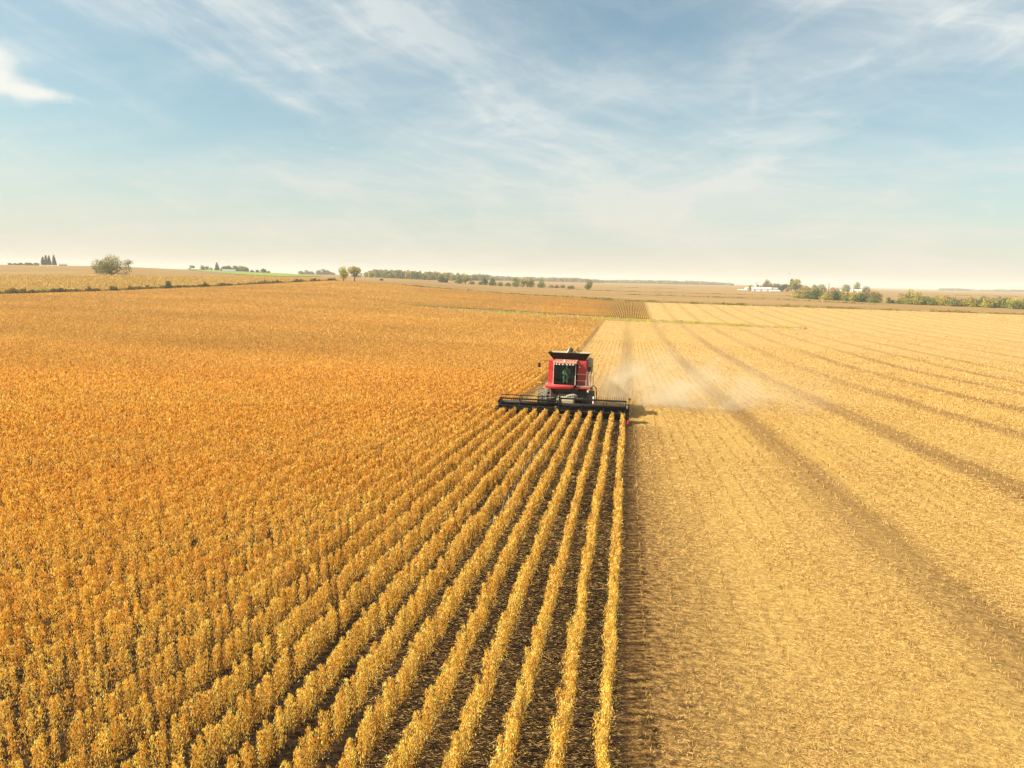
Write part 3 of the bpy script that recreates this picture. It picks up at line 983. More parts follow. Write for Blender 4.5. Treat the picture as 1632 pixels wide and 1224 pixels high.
tree('pine_tree', 'tall pointed evergreen between the white barn and the grove', 'tree', 346, 1430, 13, 10, CONF, MIDG, G2, 'cone', seed=33)
for i, (p, hh, ww) in enumerate(((357, 8, 12), (366, 9, 13), (376, 9, 14), (385, 9, 13), (393, 7, 8))):
    tree('farm_tree', f'{["leftmost", "second from the left", "middle", "fourth from the left", "rightmost and smallest"][i]} dark round tree of the farm grove behind the long low shed', 'tree', p, 1450, hh, ww, DARKG if i != 3 else MIDG, None, G2, 'bush', seed=34 + i, dens=1.3)
tree('farm_tree', 'squat dark tree standing alone right of the farm grove', 'tree', 420, 1300, 7.5, 9, DARKG, None, G2, 'bush', seed=40)
for i, (p, hh) in enumerate(((402, 3.5), (410, 4), (428, 3))):
    tree('bush', f'{["first", "second", "third"][i]} small bush right of the farm grove, counted from the grove', 'bush', p, 1310, hh, 6, DARKG, None, 'small bushes right of the farm grove', 'bush', seed=41 + i)
G3 = 'hazy trees on the horizon left of the pair of trees'
for i, (p, hh, ww, pal) in enumerate(((481, 5, 12, MIDG), (489, 7, 9, BRWN), (497, 5, 10, MIDG), (508, 7, 10, DARKG), (516, 9, 8, DARKG), (522, 7.5, 9, DARKG), (530, 4, 9, MIDG))):
    tree('far_tree', f'{["leftmost low", "second from left, brownish", "third from left, low", "fourth from left, dark", "tallest dark", "dark, right of the tallest,", "rightmost low"][i]} hazy tree in the horizon row', 'tree', p, 1900, hh, ww, pal, None, G3, 'bush', seed=50 + i)
tree('broadleaf_tree', 'yellow green oval tree, left one of the pair on the ridge', 'tree', 547.5, 545, 23, 17, YELG, YELG, 'pair of trees on the field ridge', 'oval', 0.2, 1.1, seed=60, low=0.1)
tree('broadleaf_tree', 'golden topped tree with bare lower trunks, right one of the ridge pair', 'tree', 565, 530, 24, 24, [[0.30, 0.25, 0.08], [0.24, 0.19, 0.07], [0.36, 0.29, 0.09]], YELG, 'pair of trees on the field ridge', 'round', 0.42, 0.75, seed=61, low=0.36)
tree('bush', 'tiny dark bush alone on the pale field right of the tree pair', 'bush', 608, 700, 3, 6, DARKG, None, None, 'bush', seed=62)
G4 = 'single trees along the valley in front of the woodland'
L4 = [(704, 830, 11, 14, DARKG, None, 'dark blue green round tree in front of the woodland, leftmost valley tree'),
      (711, 835, 6, 7, DARKG, None, 'low dark tree touching the leftmost dark valley tree'),
      (731, 820, 13, 13, MIDG, None, 'pale green bushy tree, left half of the clump below the woodland'),
      (742, 820, 14, 10, MIDG, YELG, 'tree with yellow top on the right of the pale green clump'),
      (752, 830, 5, 10, PINK, None, 'low pinkish shrub right of the yellow topped tree'),
      (766, 825, 5, 7, MIDG, None, 'small low green tree left of the dark valley pair'),
      (773, 815, 12, 10, DARKG, None, 'dark green tree, left one of the valley pair'),
      (786, 815, 12, 14, MIDG, DARKG, 'wider green tree, right one of the valley pair'),
      (798, 820, 6, 8, MIDG, None, 'low green bush right of the valley pair'),
      (810, 820, 6, 11, MIDG, None, 'wide low bush left of the three golden topped trees'),
      (822, 800, 14, 13, MIDG, None, 'plain green tree left of the widest golden topped tree'),
      (835, 800, 14, 11, MIDG, YELG, 'green tree with yellow top, left part of the widest clump'),
      (845, 800, 16, 15, MIDG, ORNG, 'widest golden topped green tree in the valley'),
      (863, 800, 15, 14, MIDG, YELG, 'golden topped tree standing apart right of the widest one'),
      (878, 810, 5, 9, PINK, None, 'first low reddish shrub right of the golden topped trees'),
      (887, 815, 5, 9, PINK, None, 'second low reddish shrub, near a field track'),
      (897, 815, 5, 8, BRWN, None, 'third low shrub, brownish, in the reddish shrub row'),
      (911, 790, 5, 13, DARKG, None, 'flat dark green bush left of the orange tree'),
      (938, 770, 17, 14, MIDG, ORNG, 'orange and green tree standing alone by the field track')]
for i, (p, r_, hh, ww, pa, pb, lab) in enumerate(L4):
    tree('valley_tree' if hh > 5.5 else 'bush', lab, 'tree' if hh > 5.5 else 'bush', p, r_, hh, ww, pa, pb, G4, 'oval' if hh > ww * 1.1 else 'bush', 0.12, seed=70 + i, low=0.03)


# far woods, one mass each
def woods(label, pts, pals, seed, ls):
    """pts: (column, range, height in photograph pixels)"""
    g = np.random.default_rng(seed)
    pc = [q[0] for q in pts]
    out = []
    p = pc[0]
    while p < pc[-1]:
        r = float(np.interp(p, pc, [q[1] for q in pts]))
        for row in range(3):
            rr = r * (1 + 0.05 * row) * g.uniform(0.98, 1.03)
            m = rr * math.cos(azof(p) + YAW) / F
            h = float(np.interp(p, pc, [q[2] for q in pts])) * m * g.uniform(0.65, 1.05)
            wd = g.uniform(5, 10) * m
            x, y, z = place(p + g.uniform(-2, 2), rr)
            n = int(90 + 260 * min(h * wd / 150, 1.5))
            dd = norm(g.normal(0, 1, (n, 3)))
            c = dd * g.uniform(0.5, 1.05, (n, 1)) * np.array([wd / 2, wd / 2, h * 0.5]) + np.array([x, y, z + h * 0.5])
            pal = np.array(pals[g.integers(len(pals))])
            col = pal[g.choice(3, n)] * g.uniform(0.7, 1.3, (n, 1))
            u = norm(g.normal(0, 1, (n, 3)))
            v = norm(np.cross(u, g.normal(0, 1, (n, 3))))
            s = ls * g.uniform(0.6, 1.2, (n, 1))
            out.append(cards(c, u * s, v * s * 0.7, col))
        p += g.uniform(2.2, 4.5)
    V, Fc, Cc = join_np(out)
    o = link('woodland', np_mesh('woodland', V, Fc, LEAF, Cc))
    tag(o, label, 'wood', kind='stuff')


woods('long hazy woodland on the rise in the middle of the horizon', [(584, 1250, 8), (595, 1230, 12), (640, 1150, 13), (690, 1120, 13), (740, 1350, 11), (765, 1500, 9)], [MIDG, DARKG, MIDG, BRWN, YELG], 5, 1.3)
woods('thinner hazy tree belt right of the central woodland', [(765, 1900, 9), (800, 2100, 6), (860, 2400, 6), (920, 2500, 6.5), (960, 2600, 4)], [MIDG, DARKG, BRWN], 6, 2.2)
woods('faint tree line on the far horizon right of the centre', [(960, 3000, 3), (990, 3000, 4.5), (1025, 3000, 5), (1060, 3000, 5), (1090, 3050, 5.5), (1130, 3100, 5), (1166, 3200, 3)], [MIDG, DARKG], 7, 2.8)
woods('faint bluish tree line on the far right horizon', [(1500, 4200, 3), (1530, 4200, 3.5), (1560, 4300, 1.5), (1600, 4300, 3.5), (1690, 4300, 4)], [MIDG, DARKG], 8, 3.5)

G5 = 'trees round the white farmstead on the right'
L5 = [(1197, 1010, 9, 8, YELG, None, 'oval', 'small golden tree between white tank and long white barn'),
      (1208.5, 1060, 9, 4, CONF, None, 'cone', 'small dark spruce just right of the grain silo'),
      (1212.5, 1060, 8, 3.5, CONF, None, 'cone', 'second small dark spruce right of the grain silo'),
      (1223, 1030, 18, 17, BRWN, [[0.34, 0.27, 0.13], [0.28, 0.23, 0.10], [0.22, 0.19, 0.08]], 'round', 'tall pale brownish tree behind the long white barn'),
      (1236, 1050, 12, 13, MIDG, DARKG, 'bush', 'mid green tree behind the small white sheds'),
      (1248, 985, 12, 13, DARKG, None, 'oval', 'dark green round tree left of the largest farmstead tree'),
      (1256, 1010, 12, 8, BRWN, None, 'oval', 'brown thin tree between the dark tree and the largest tree'),
      (1262, 1080, 19, 9, DARKG, None, 'oval', 'dark narrow tree behind the largest farmstead tree'),
      (1269, 980, 21, 21, MIDG, YELG, 'round', 'largest tree of the farmstead, olive green with yellowish top'),
      (1281, 1050, 8, 9, MIDG, None, 'bush', 'low tree right of the largest farmstead tree')]
for i, (p, r_, hh, ww, pa, pb, st, lab) in enumerate(L5):
    tree('pine_tree' if st == 'cone' else 'farm_tree', lab, 'tree', p, r_, hh, ww, pa, pb, G5, st, 0.15, seed=100 + i, low=None if st == 'cone' else 0.08)
G6 = 'trees round the red barn and far white house'
L6 = [(1285, 1420, 8, 14, MIDG, 'low round tree, leftmost behind the hedgerow start'),
      (1299, 1420, 9, 13, MIDG, 'pale green tree, left of the two beside the concrete silo'),
      (1310, 1420, 10.5, 15, MIDG, 'pale green taller tree touching the concrete silo'),
      (1350, 1400, 11, 16, MIDG, 'round green tree between red barn and far white house'),
      (1366, 1450, 15, 12, MIDG, 'tall pale tree behind the far white house'),
      (1381, 1390, 9, 13, DARKG, 'dark dome shaped tree right of the far white house')]
for i, (p, r_, hh, ww, pa, lab) in enumerate(L6):
    tree('farm_tree', lab, 'tree', p, r_, hh, ww, pa, BRWN if i in (0, 3) else None, G6, 'bush', 0.1, seed=120 + i, low=0.03)

# hedgerow of bushes on the right, each its own
G7 = 'bushes of the long hedgerow on the right'
hr = curve([(1265, 630), (1410, 590), (1440, 590), (1640, 560), (1720, 550)])
rg = np.random.default_rng(44)
specs = []
pp = 1274.0
while pp < 1404:
    specs.append((pp, rg.uniform(13, 20), rg.uniform(14, 21)))
    pp += rg.uniform(7, 10)
n_first = len(specs)
specs += [(1419, 10, 7), (1429, 6, 14), (1437, 7, 10)]
pp = 1447.0
specs += [(1451, 24, 19), (1464, 21, 18)]
while pp < 1680:
    specs.append((pp, rg.uniform(11, 18), rg.uniform(13, 22)))
    pp += rg.uniform(7.5, 11)
ADJ = ['olive', 'yellow green', 'brownish', 'mid green', 'reddish brown', 'dark green', 'golden']
PAL = [(YELG, BRWN), (MIDG, YELG), (MIDG, BRWN), (MIDG, None), (MIDG, PINK), (DARKG, MIDG), (YELG, ORNG)]
NUM = ['first', 'second', 'third', 'fourth', 'fifth', 'sixth', 'seventh', 'eighth', 'ninth', 'tenth', 'eleventh', 'twelfth', 'thirteenth', 'fourteenth', 'fifteenth', 'sixteenth', 'seventeenth', 'eighteenth', 'nineteenth', 'twentieth',
       'twenty-first', 'twenty-second', 'twenty-third', 'twenty-fourth', 'twenty-fifth', 'twenty-sixth', 'twenty-seventh', 'twenty-eighth']
sp2 = 0
for i, (p, hh, ww) in enumerate(specs):
    c_ = int(rg.choice([0, 1, 2, 3, 4, 5, 6], p=[0.28, 0.24, 0.08, 0.20, 0.05, 0.08, 0.07]))
    if i < n_first:
        if i > n_first - 4:
            c_ = 4
        lab = f'{ADJ[c_]} bush, {NUM[i]} from the left in the hedgerow below the farmstead'
    elif i < n_first + 3:
        c_ = (4, 2, 2)[i - n_first]
        lab = ('small rusty tree alone in the gap between the two hedgerow stretches', 'low pale bush in the hedgerow gap right of the rusty tree', 'low pale bush touching the tall golden hedgerow tree')[i - n_first]
    elif i < n_first + 5:
        c_ = 1
        lab = ('tall golden green tree at the left end of the right hedgerow', 'second tall golden green tree, right of the tallest one in the hedgerow')[i - n_first - 3]
    else:
        lab = f'{ADJ[c_]} bush, {NUM[sp2]} in the right hedgerow stretch, counted from the golden trees'
        sp2 += 1
    rr = float(hr(azof(p))) * rg.uniform(0.985, 1.02)
    pa, pb = PAL[c_]
    if i in (n_first + 3, n_first + 4):
        pa, pb = YELG, YELG
    tree('hedgerow_bush', lab, 'bush', p, rr, hh, ww * 1.15, pa, pb, G7, 'bush', 0.05, 1.2, seed=200 + i, low=0.0)


# ------------------------------------------------------------------ part builder
class MB:
    def __init__(s):
        s.v, s.f = [], []

    def add(s, v, f):
        o = len(s.v)
        s.v += [tuple(p) for p in v]
        s.f += [tuple(i + o for i in q) for q in f]
        return s

    def box(s, a, b, rot=None, about=None, taper=None):
        """box between corners a and b; taper=(tx, ty) scales the top"""
        (x0, y0, z0), (x1, y1, z1) = a, b
        cx, cy = (x0 + x1) / 2, (y0 + y1) / 2
        tx, ty = taper or (1, 1)
        v = []
        for z, kx, ky in ((z0, 1, 1), (z1, tx, ty)):
            for X, Y in ((x0, y0), (x1, y0), (x1, y1), (x0, y1)):
                v.append(Vector((cx + (X - cx) * kx, cy + (Y - cy) * ky, z)))
        if rot:
            M = Matrix.Rotation(rot[1], 4, rot[0])
            c = Vector(about) if about else Vector((cx, cy, (z0 + z1) / 2))
            v = [M @ (p - c) + c for p in v]
        return s.add(v, [(3, 2, 1, 0), (4, 5, 6, 7), (0, 1, 5, 4), (1, 2, 6, 5), (2, 3, 7, 6), (3, 0, 4, 7)])

    def tube(s, pts, r, n=8, cap=True, r2=None):
        pts = [Vector(p) for p in pts]
        v, f = [], []
        m = len(pts)
        up = None
        for i, p in enumerate(pts):
            q = (pts[min(i + 1, m - 1)] - pts[max(i - 1, 0)]).normalized()
            if up is None or abs(up.dot(q)) > 0.99:
                up = Vector((0, 0, 1)) if abs(q.z) < 0.9 else Vector((1, 0, 0))
            e1 = q.cross(up).normalized()
            e2 = e1.cross(q).normalized()
            up = e2
            rr = r if r2 is None else r + (r2 - r) * i / (m - 1)
            for k in range(n):
                a = 2 * math.pi * k / n
                v.append(p + rr * (math.cos(a) * e1 + math.sin(a) * e2))
        for i in range(m - 1):
            for k in range(n):
                k2 = (k + 1) % n
                f.append((i * n + k, (i + 1) * n + k, (i + 1) * n + k2, i * n + k2))
        if cap:
            f.append(tuple(range(n)))
            f.append(tuple((m - 1) * n + k for k in reversed(range(n))))
        return s.add(v, f)

    def loft(s, rings, cap=True):
        n = len(rings[0])
        v = [p for r_ in rings for p in r_]
        f = []
        for i in range(len(rings) - 1):
            for k in range(n):
                k2 = (k + 1) % n
                f.append((i * n + k, i * n + k2, (i + 1) * n + k2, (i + 1) * n + k))
        if cap:
            f.append(tuple(reversed(range(n))))
            f.append(tuple((len(rings) - 1) * n + k for k in range(n)))
        return s.add(v, f)

    def extr(s, poly, x0, x1, axis='x'):
        """polygon in the plane across the axis, pulled from x0 to x1"""
        f3 = {'x': lambda p, t: (t, p[0], p[1]), 'y': lambda p, t: (p[0], t, p[1]), 'z': lambda p, t: (p[0], p[1], t)}[axis]
        return s.loft([[f3(p, x0) for p in poly], [f3(p, x1) for p in poly]])

    def build(s, name, mat, parent=None, bevel=0.0, smooth=False, loc=None, label=None):
        me = bpy.data.meshes.new(name)
        me.from_pydata([tuple(p) for p in s.v], [], s.f)
        bm = bmesh.new()
        bm.from_mesh(me)
        bmesh.ops.recalc_face_normals(bm, faces=bm.faces)
        if bevel:
            ed = [e for e in bm.edges if len(e.link_faces) == 2 and e.calc_face_angle(0) > 0.5]
            bmesh.ops.bevel(bm, geom=ed, offset=bevel, segments=2, affect='EDGES', clamp_overlap=True)
        bm.to_mesh(me)
        bm.free()
        if smooth:
            for p in me.polygons:
                p.use_smooth = True
        me.materials.append(mat)
        o = link(name, me, parent, loc)
        if label:
            o['label'] = label
        return o


def root(name, label, cat, loc, rz=0.0, group=None):
    o = bpy.data.objects.new(name, None)
    C.objects.link(o)
    o.location = loc
    o.rotation_euler = (0, 0, rz)
    return tag(o, label, cat, group)


# ------------------------------------------------------------------ farm buildings
WHITE = surfmat('white_siding', (0.62, 0.60, 0.56), 0.7, noise=0.15, scale=0.4)
WROOF = surfmat('white_metal_roof', (0.66, 0.63, 0.60), 0.5, noise=0.15, scale=0.4)
GROOF = surfmat('grey_roof', (0.30, 0.30, 0.30), 0.7, noise=0.2, scale=0.4)
CONC = surfmat('silo_concrete', (0.50, 0.46, 0.40), 0.9, noise=0.25, scale=0.5)
REDP = surfmat('barn_red', (0.36, 0.045, 0.05), 0.8, noise=0.25, scale=0.5)
DARKW = surfmat('dark_opening', (0.20, 0.19, 0.18), 0.5, noise=0.1, scale=1.0)
STEEL = surfmat('galvanised_steel', (0.45, 0.45, 0.45), 0.45, 0.7, noise=0.2, scale=1.0)


def barn(name, label, px, r, wpx, hpx_, depth, wall=None, roof=None, gambrel=False, rise=0.35, doors=3, group=None, end_on=False, cat='barn', dx=0.0, win=False):
    """a farm building; its long side (or its gable, end_on) faces the camera"""
    D = r * math.cos(azof(px) + YAW)
    m = D / F
    W, Ht = wpx * m, hpx_ * m
    x, y, z = place(px, r)
    b = root(name, label, cat, (x, y, z - 0.3), -azof(px), group)
    wall, roof = wall or WHITE, roof or WROOF
    eave = Ht * (1 - rise)
    hw = W / 2
    if end_on:
        prof = [(-hw, 0), (hw, 0), (hw, eave), (0, Ht), (-hw, eave)]
        rp = [(-hw - 0.4, eave - 0.2), (0, Ht), (hw + 0.4, eave - 0.2), (hw + 0.4, eave + 0.05), (0, Ht + 0.28), (-hw - 0.4, eave + 0.05)]
        if gambrel:
            prof = [(-hw, 0), (hw, 0), (hw, eave), (hw * 0.62, eave + (Ht - eave) * 0.68), (0, Ht), (-hw * 0.62, eave + (Ht - eave) * 0.68), (-hw, eave)]
            up = prof[2:]
            rp = [(p[0] * 1.03, p[1]) for p in up] + [(p[0] * 1.07, p[1] + 0.3) for p in reversed(up)]
        MB().extr(prof, -depth / 2, depth / 2, 'y').build('wall', wall, b)
        MB().extr(rp, -depth / 2 - 0.3, depth / 2 + 0.3, 'y').build('roof', roof, b)
        fy = -depth / 2
    else:
        hd = depth / 2
        prof = [(-hd, 0), (hd, 0), (hd, eave), (0, Ht), (-hd, eave)]
        MB().extr(prof, -hw, hw, 'x').build('wall', wall, b)
        rp = [(-hd - 0.4, eave - 0.2), (0, Ht), (hd + 0.4, eave - 0.2), (hd + 0.4, eave + 0.05), (0, Ht + 0.28), (-hd - 0.4, eave + 0.05)]
        MB().extr(rp, -hw - 0.3, hw + 0.3, 'x').build('roof', roof, b)
        fy = -hd
    for i in range(doors):
        cx = -hw + W * (i + 0.5) / doors
        dw, dh = min(W / doors * 0.28, 2.0), eave * (0.42 if win else 0.7)
        zb = eave * 0.35 if win else 0.0
        MB().box((cx - dw / 2, fy - 0.06, zb), (cx + dw / 2, fy + 0.05, zb + dh)).build('window' if win else 'door', DARKW, b)
    return b


def silo(name, label, px, r, wpx, hpx_, mat, group=None, dome=True, cat='silo'):
    D = r * math.cos(azof(px) + YAW)
    m = D / F
    R_, Ht = wpx * m / 2, hpx_ * m
    x, y, z = place(px, r)
    b = root(name, label, cat, (x, y, z - 0.3), 0, group)
    e = Ht - R_ * (0.8 if dome else 0.45)
    MB().tube([(0, 0, 0), (0, 0, e)], R_, 20).build('shell', mat, b, smooth=False)
    rings = []
    for k in range(6):
        a = k / 5 * math.pi / 2 * 0.98
        rr = R_ * math.cos(a) * 1.02 if dome else R_ * 1.04 * (1 - k / 5 * 0.96)
        zz = e + (R_ * 0.8 * math.sin(a) if dome else R_ * 0.45 * k / 5)
        rings.append([(rr * math.cos(t), rr * math.sin(t), zz) for t in [2 * math.pi * q / 20 for q in range(20)]])
    MB().loft(rings).build('roof', STEEL if dome else WROOF, b, smooth=dome)
    return b


G8 = 'buildings of the white farmstead on the right'
barn('long_barn', 'longest white barn with a pale roof in the right farmstead', 1214, 985, 29, 6.5, 14, doors=3, group=G8)
barn('low_shed', 'flat low white shed at the left end of the right farmstead', 1183, 1000, 12, 2.2, 8, doors=2, rise=0.25, group=G8, cat='shed')
silo('storage_tank', 'squat white tank beside the flat shed at the farmstead', 1191, 1000, 7.5, 6.5, WHITE, G8, False, 'tank')
silo('grain_silo', 'slim pale silo rising behind the left end of the long white barn', 1205.5, 1040, 3, 14, CONC, G8)
barn('farm_house', 'white farmhouse with grey roof behind the small white shed', 1238, 1020, 9, 6, 8, roof=GROOF, doors=3, group=G8, cat='house', win=True)
barn('low_shed', 'small low white shed in front of the farmhouse', 1237, 975, 12, 2.6, 6, doors=2, rise=0.3, group=G8, cat='shed')
barn('low_shed', 'low white shed half hidden right of the largest farmstead tree', 1279, 960, 12, 4.0, 6, doors=2, rise=0.3, group=G8, cat='shed')
# lattice tower
x, y, z = place(1257, 1060)
tw = root('radio_tower', 'slim grey lattice tower rising behind the farmstead trees', 'tower', (x, y, z))
th = 30 * 1060 * math.cos(azof(1257) + YAW) / F
mb = MB()
for sx, sy in ((-1, -1), (1, -1), (1, 1), (-1, 1)):
    mb.tube([(sx * 1.1, sy * 1.1, 0), (sx * 0.25, sy * 0.25, th)], 0.09, 5)
mb.build('leg_frame', STEEL, tw)
mb = MB()
for k in range(14):
    z0, z1 = th * k / 14, th * (k + 1) / 14
    q0, q1 = 1.1 - 0.85 * k / 14, 1.1 - 0.85 * (k + 1) / 14
    cs = [(-1, -1), (1, -1), (1, 1), (-1, 1)]
    for j in range(4):
        a_, b_ = cs[j], cs[(j + 1) % 4]
        mb.tube([(a_[0] * q0, a_[1] * q0, z0), (b_[0] * q1, b_[1] * q1, z1)], 0.05, 4)
mb.build('brace', STEEL, tw)
G9 = 'buildings of the far farmstead behind the hedgerow'
silo('concrete_silo', 'tall tan concrete silo left of the red barn', 1320, 1400, 3.4, 12.5, CONC, G9)
barn('red_barn', 'small red gambrel barn with white roof beside the concrete silo', 1328, 1405, 7, 6.5, 16, REDP, WROOF, True, 0.5, 1, G9, True)
barn('low_shed', 'low white shed left of the concrete silo', 1315, 1390, 7, 2.5, 8, doors=1, group=G9, cat='shed')
barn('low_shed', 'low white shed right of the red barn', 1338, 1400, 6, 2.2, 8, doors=1, group=G9, cat='shed')
barn('farm_house', 'far white house with gable in front of the tall pale tree', 1358, 1395, 4.5, 6.5, 8, end_on=True, doors=1, group=G9, cat='house', win=True)
barn('house_wing', 'long low white building right of the far white gable house', 1367, 1400, 13, 4.0, 8, doors=4, group=G9, cat='house', win=True)
G10 = 'white farm buildings on the left horizon'
barn('low_shed', 'long low white shed at the left of the left horizon farm', 312, 1400, 14, 2.4, 10, doors=2, group=G10, cat='shed')
barn('white_barn', 'small bright white barn left of the pointed evergreen', 336.5, 1400, 5.5, 5.0, 9, end_on=True, doors=1, group=G10)
barn('long_shed', 'long low pale blue roofed shed in front of the farm grove', 365, 1390, 19, 2.4, 12, roof=surfmat('blue_grey_roof', (0.45, 0.55, 0.66), 0.5, noise=0.1), doors=3, group=G10, cat='shed')
barn('hill_barn', 'low grey barn right of the spruces on the left hilltop', 101, 1370, 11, 3.8, 12, surfmat('weathered_wood', (0.22, 0.18, 0.14), 0.9), GROOF, doors=1, rise=0.5)

# ------------------------------------------------------------------ combine harvester
RED = surfmat('red_paint', (0.56, 0.022, 0.03), 0.32, dust=0.38, coat=0.4, noise=0.1, dustcol=(0.50, 0.27, 0.17))
REDD = surfmat('dusty_red_paint', (0.45, 0.03, 0.03), 0.5, dust=0.85, dustcol=(0.50, 0.33, 0.19))
BLK = surfmat('black_paint', (0.008, 0.008, 0.008), 0.6, spec=0.25, dust=0.05)
BLKD = surfmat('dusty_black_steel', (0.014, 0.013, 0.011), 0.55, dust=0.22)
TIRE = surfmat('tyre_rubber', (0.022, 0.021, 0.02), 0.85, dust=0.85, dustcol=(0.34, 0.28, 0.17))
DUSTY = surfmat('dust_covered_steel', (0.30, 0.25, 0.16), 0.8, dust=0.9, dustcol=(0.52, 0.43, 0.27))
PANEL = surfmat('grey_metal', (0.33, 0.32, 0.29), 0.5, 0.5, dust=0.4)
CREAM = surfmat('cream_paint', (0.62, 0.58, 0.48), 0.5, dust=0.3)
LAMP = surfmat('lamp_glass', (0.85, 0.82, 0.72), 0.15, noise=0.02)
AMBER = surfmat('amber_lens', (0.75, 0.36, 0.02), 0.25, noise=0.02)
INTER = surfmat('cab_interior', (0.018, 0.02, 0.018), 0.9, spec=0.1)
SEATM = surfmat('seat_cloth', (0.10, 0.16, 0.10), 0.9)
SHIRT = surfmat('green_shirt', (0.17, 0.28, 0.11), 0.9)
TROUS = surfmat('blue_trousers', (0.07, 0.13, 0.13), 0.9)
SKIN = surfmat('skin', (0.50, 0.30, 0.20), 0.6)
HAIR = surfmat('cap_cloth', (0.40, 0.46, 0.40), 0.9)
REFW = surfmat('white_reflector', (0.8, 0.78, 0.74), 0.4)
REFR = surfmat('red_reflector', (0.65, 0.02, 0.02), 0.35)
GL = bpy.data.materials.new('tinted_glass')
GL.use_nodes = True
t = NT(GL.node_tree)
gl = t.n('ShaderNodeBsdfGlossy')
gl.inputs['Roughness'].default_value = 0.03
tp = t.n('ShaderNodeBsdfTransparent')
tp.inputs[0].default_value = (0.62, 0.80, 0.66, 1)
fr = t.n('ShaderNodeFresnel')
fr.inputs[0].default_value = 1.5
mx = t.n('ShaderNodeMixShader')
t.put(mx.inputs[0], t.m('MULTIPLY', fr.outputs[0], 0.6))
t.put(mx.inputs[1], tp.outputs[0])
t.put(mx.inputs[2], gl.outputs[0])
t.put(t.n('ShaderNodeOutputMaterial').inputs[0], mx.outputs[0])

CYB = 49.6
CXB = -4.2
cmb = root('combine_harvester', 'red combine harvester with black header cutting the soybean rows', 'combine harvester', (CXB, CYB, float(H(CXB, CYB))))
cmb.rotation_euler = (-math.atan(SLOPE), 0, 0)

# hull
hull = MB().extr([(1.03, 1.55), (1.03, 4.02), (1.3, 4.12), (6.2, 3.95), (7.4, 3.0), (7.4, 1.7), (6.0, 1.3), (1.6, 1.25)], -1.42, 1.34).build('body', RED, cmb, 0.05)
MB().box((-1.46, 0.30, 2.30), (-0.95, 1.06, 4.02)).build('front_panel', RED, cmb, 0.04, label='sunlit pinkish red left front panel')
MB().box((0.72, 0.34, 2.32), (1.36, 1.06, 4.02)).build('front_panel', RED, cmb, 0.04, label='shaded right front panel crossed by two rails')
for zz in (3.45,):
    MB().box((-1.44, 0.285, zz), (-0.97, 0.302, zz + 0.02)).build('panel_seam', BLKD, cmb)
for q in ((2.95, 2.62), (2.66, 2.33)):
    MB().tube([(-1.43, 0.285, q[0]), (-0.98, 0.285, q[1])], 0.014, 5).build('panel_seam', BLKD, cmb)
MB().extr([(-1.46, 0), (-1.42, 0)], 0, 1) if False else None
# side shields and rear hood
MB().extr([(1.3, 1.75), (1.3, 3.75), (6.4, 3.7), (7.0, 2.9), (7.0, 1.9)], 1.36, 1.44).build('side_shield', RED, cmb, 0.02)
MB().extr([(1.3, 1.75), (1.3, 3.75), (6.4, 3.7), (7.0, 2.9), (7.0, 1.9)], -1.52, -1.44).build('side_shield', RED, cmb, 0.02)
MB().extr([(7.42, 1.4), (7.42, 2.9), (8.3, 2.5), (8.7, 1.2), (8.3, 0.95)], -1.0, 0.95).build('straw_hood', BLKD, cmb, 0.04)
# rotary screen housing at the upper right
scr = MB()
rings = []
for X_, k in ((1.36, 1.0), (1.62, 1.0), (1.72, 0.86)):
    rings.append([(X_, 2.3 + k * 0.62 * math.cos(a), 3.62 + k * 0.62 * math.sin(a)) for a in [2 * math.pi * j / 18 for j in range(18)]])
scr.loft(rings)
so = scr.build('air_screen', DUSTY, cmb, 0.02)
MB().extr([(1.2, 3.5), (1.2, 4.1), (1.45, 4.2), (2.3, 4.2), (2.9, 3.9), (2.9, 3.5)], 1.36, 1.60).build('side_duct', DUSTY, cmb, 0.05)
# bumper / platform
bp = MB()
ring_f = []
for X_ in np.linspace(-1.55, 0.55, 15):
    tt = (X_ + 0.5) / 1.05
    yf = -0.92 + 0.22 * tt * tt
    ring_f.append([(X_, 0.5, 2.12), (X_, yf + 0.05, 2.12 - 0.06 * (1 - min(tt * tt, 1))), (X_, yf, 2.20), (X_, yf + 0.02, 2.32), (X_, yf + 0.1, 2.36), (X_, 0.5, 2.36)])
bp.loft(ring_f)
bp.build('bumper', RED, cmb, label='bright red curved lip below the windshield')
MB().box((0.90, -0.62, 2.10), (1.72, 0.55, 2.24)).box((0.60, -0.45, 2.04), (0.90, 0.5, 2.16)).build('platform', RED, cmb, 0.025)
MB().box((0.72, -0.60, 2.243), (1.70, 0.50, 2.30)).build('platform_deck', DUSTY, cmb, 0.01)
# dark underbody
MB().box((-1.2, 0.0, 1.35), (1.45, 1.4, 2.1)).box((-0.9, -0.3, 1.75), (0.9, 0.2, 2.08)).build('underbody', BLKD, cmb, 0.03)
MB().tube([(-1.45, 1.0, 0.95), (1.6, 1.0, 0.95)], 0.2, 12).build('axle', BLKD, cmb)
# cab
cab = MB()
for X_, yy in ((-0.93, -0.62), (0.62, -0.62), (-0.93, 0.95), (0.62, 0.95)):
    cab.tube([(X_, yy, 2.34), (X_ * 0.98, yy * 0.97, 3.88)], 0.045, 6)
cab.box((-0.97, 0.90, 2.36), (0.66, 0.98, 3.86))
cab.box((-0.95, -0.68, 2.362), (0.64, 0.95, 2.44))
cabo = cab.build('cab_frame', BLK, cmb, 0.01)
MB().box((-0.90, -0.6, 2.445), (0.58, 0.88, 2.47)).box((-0.90, 0.80, 2.5), (0.58, 0.88, 3.84)).build('cab_lining', INTER, cabo)
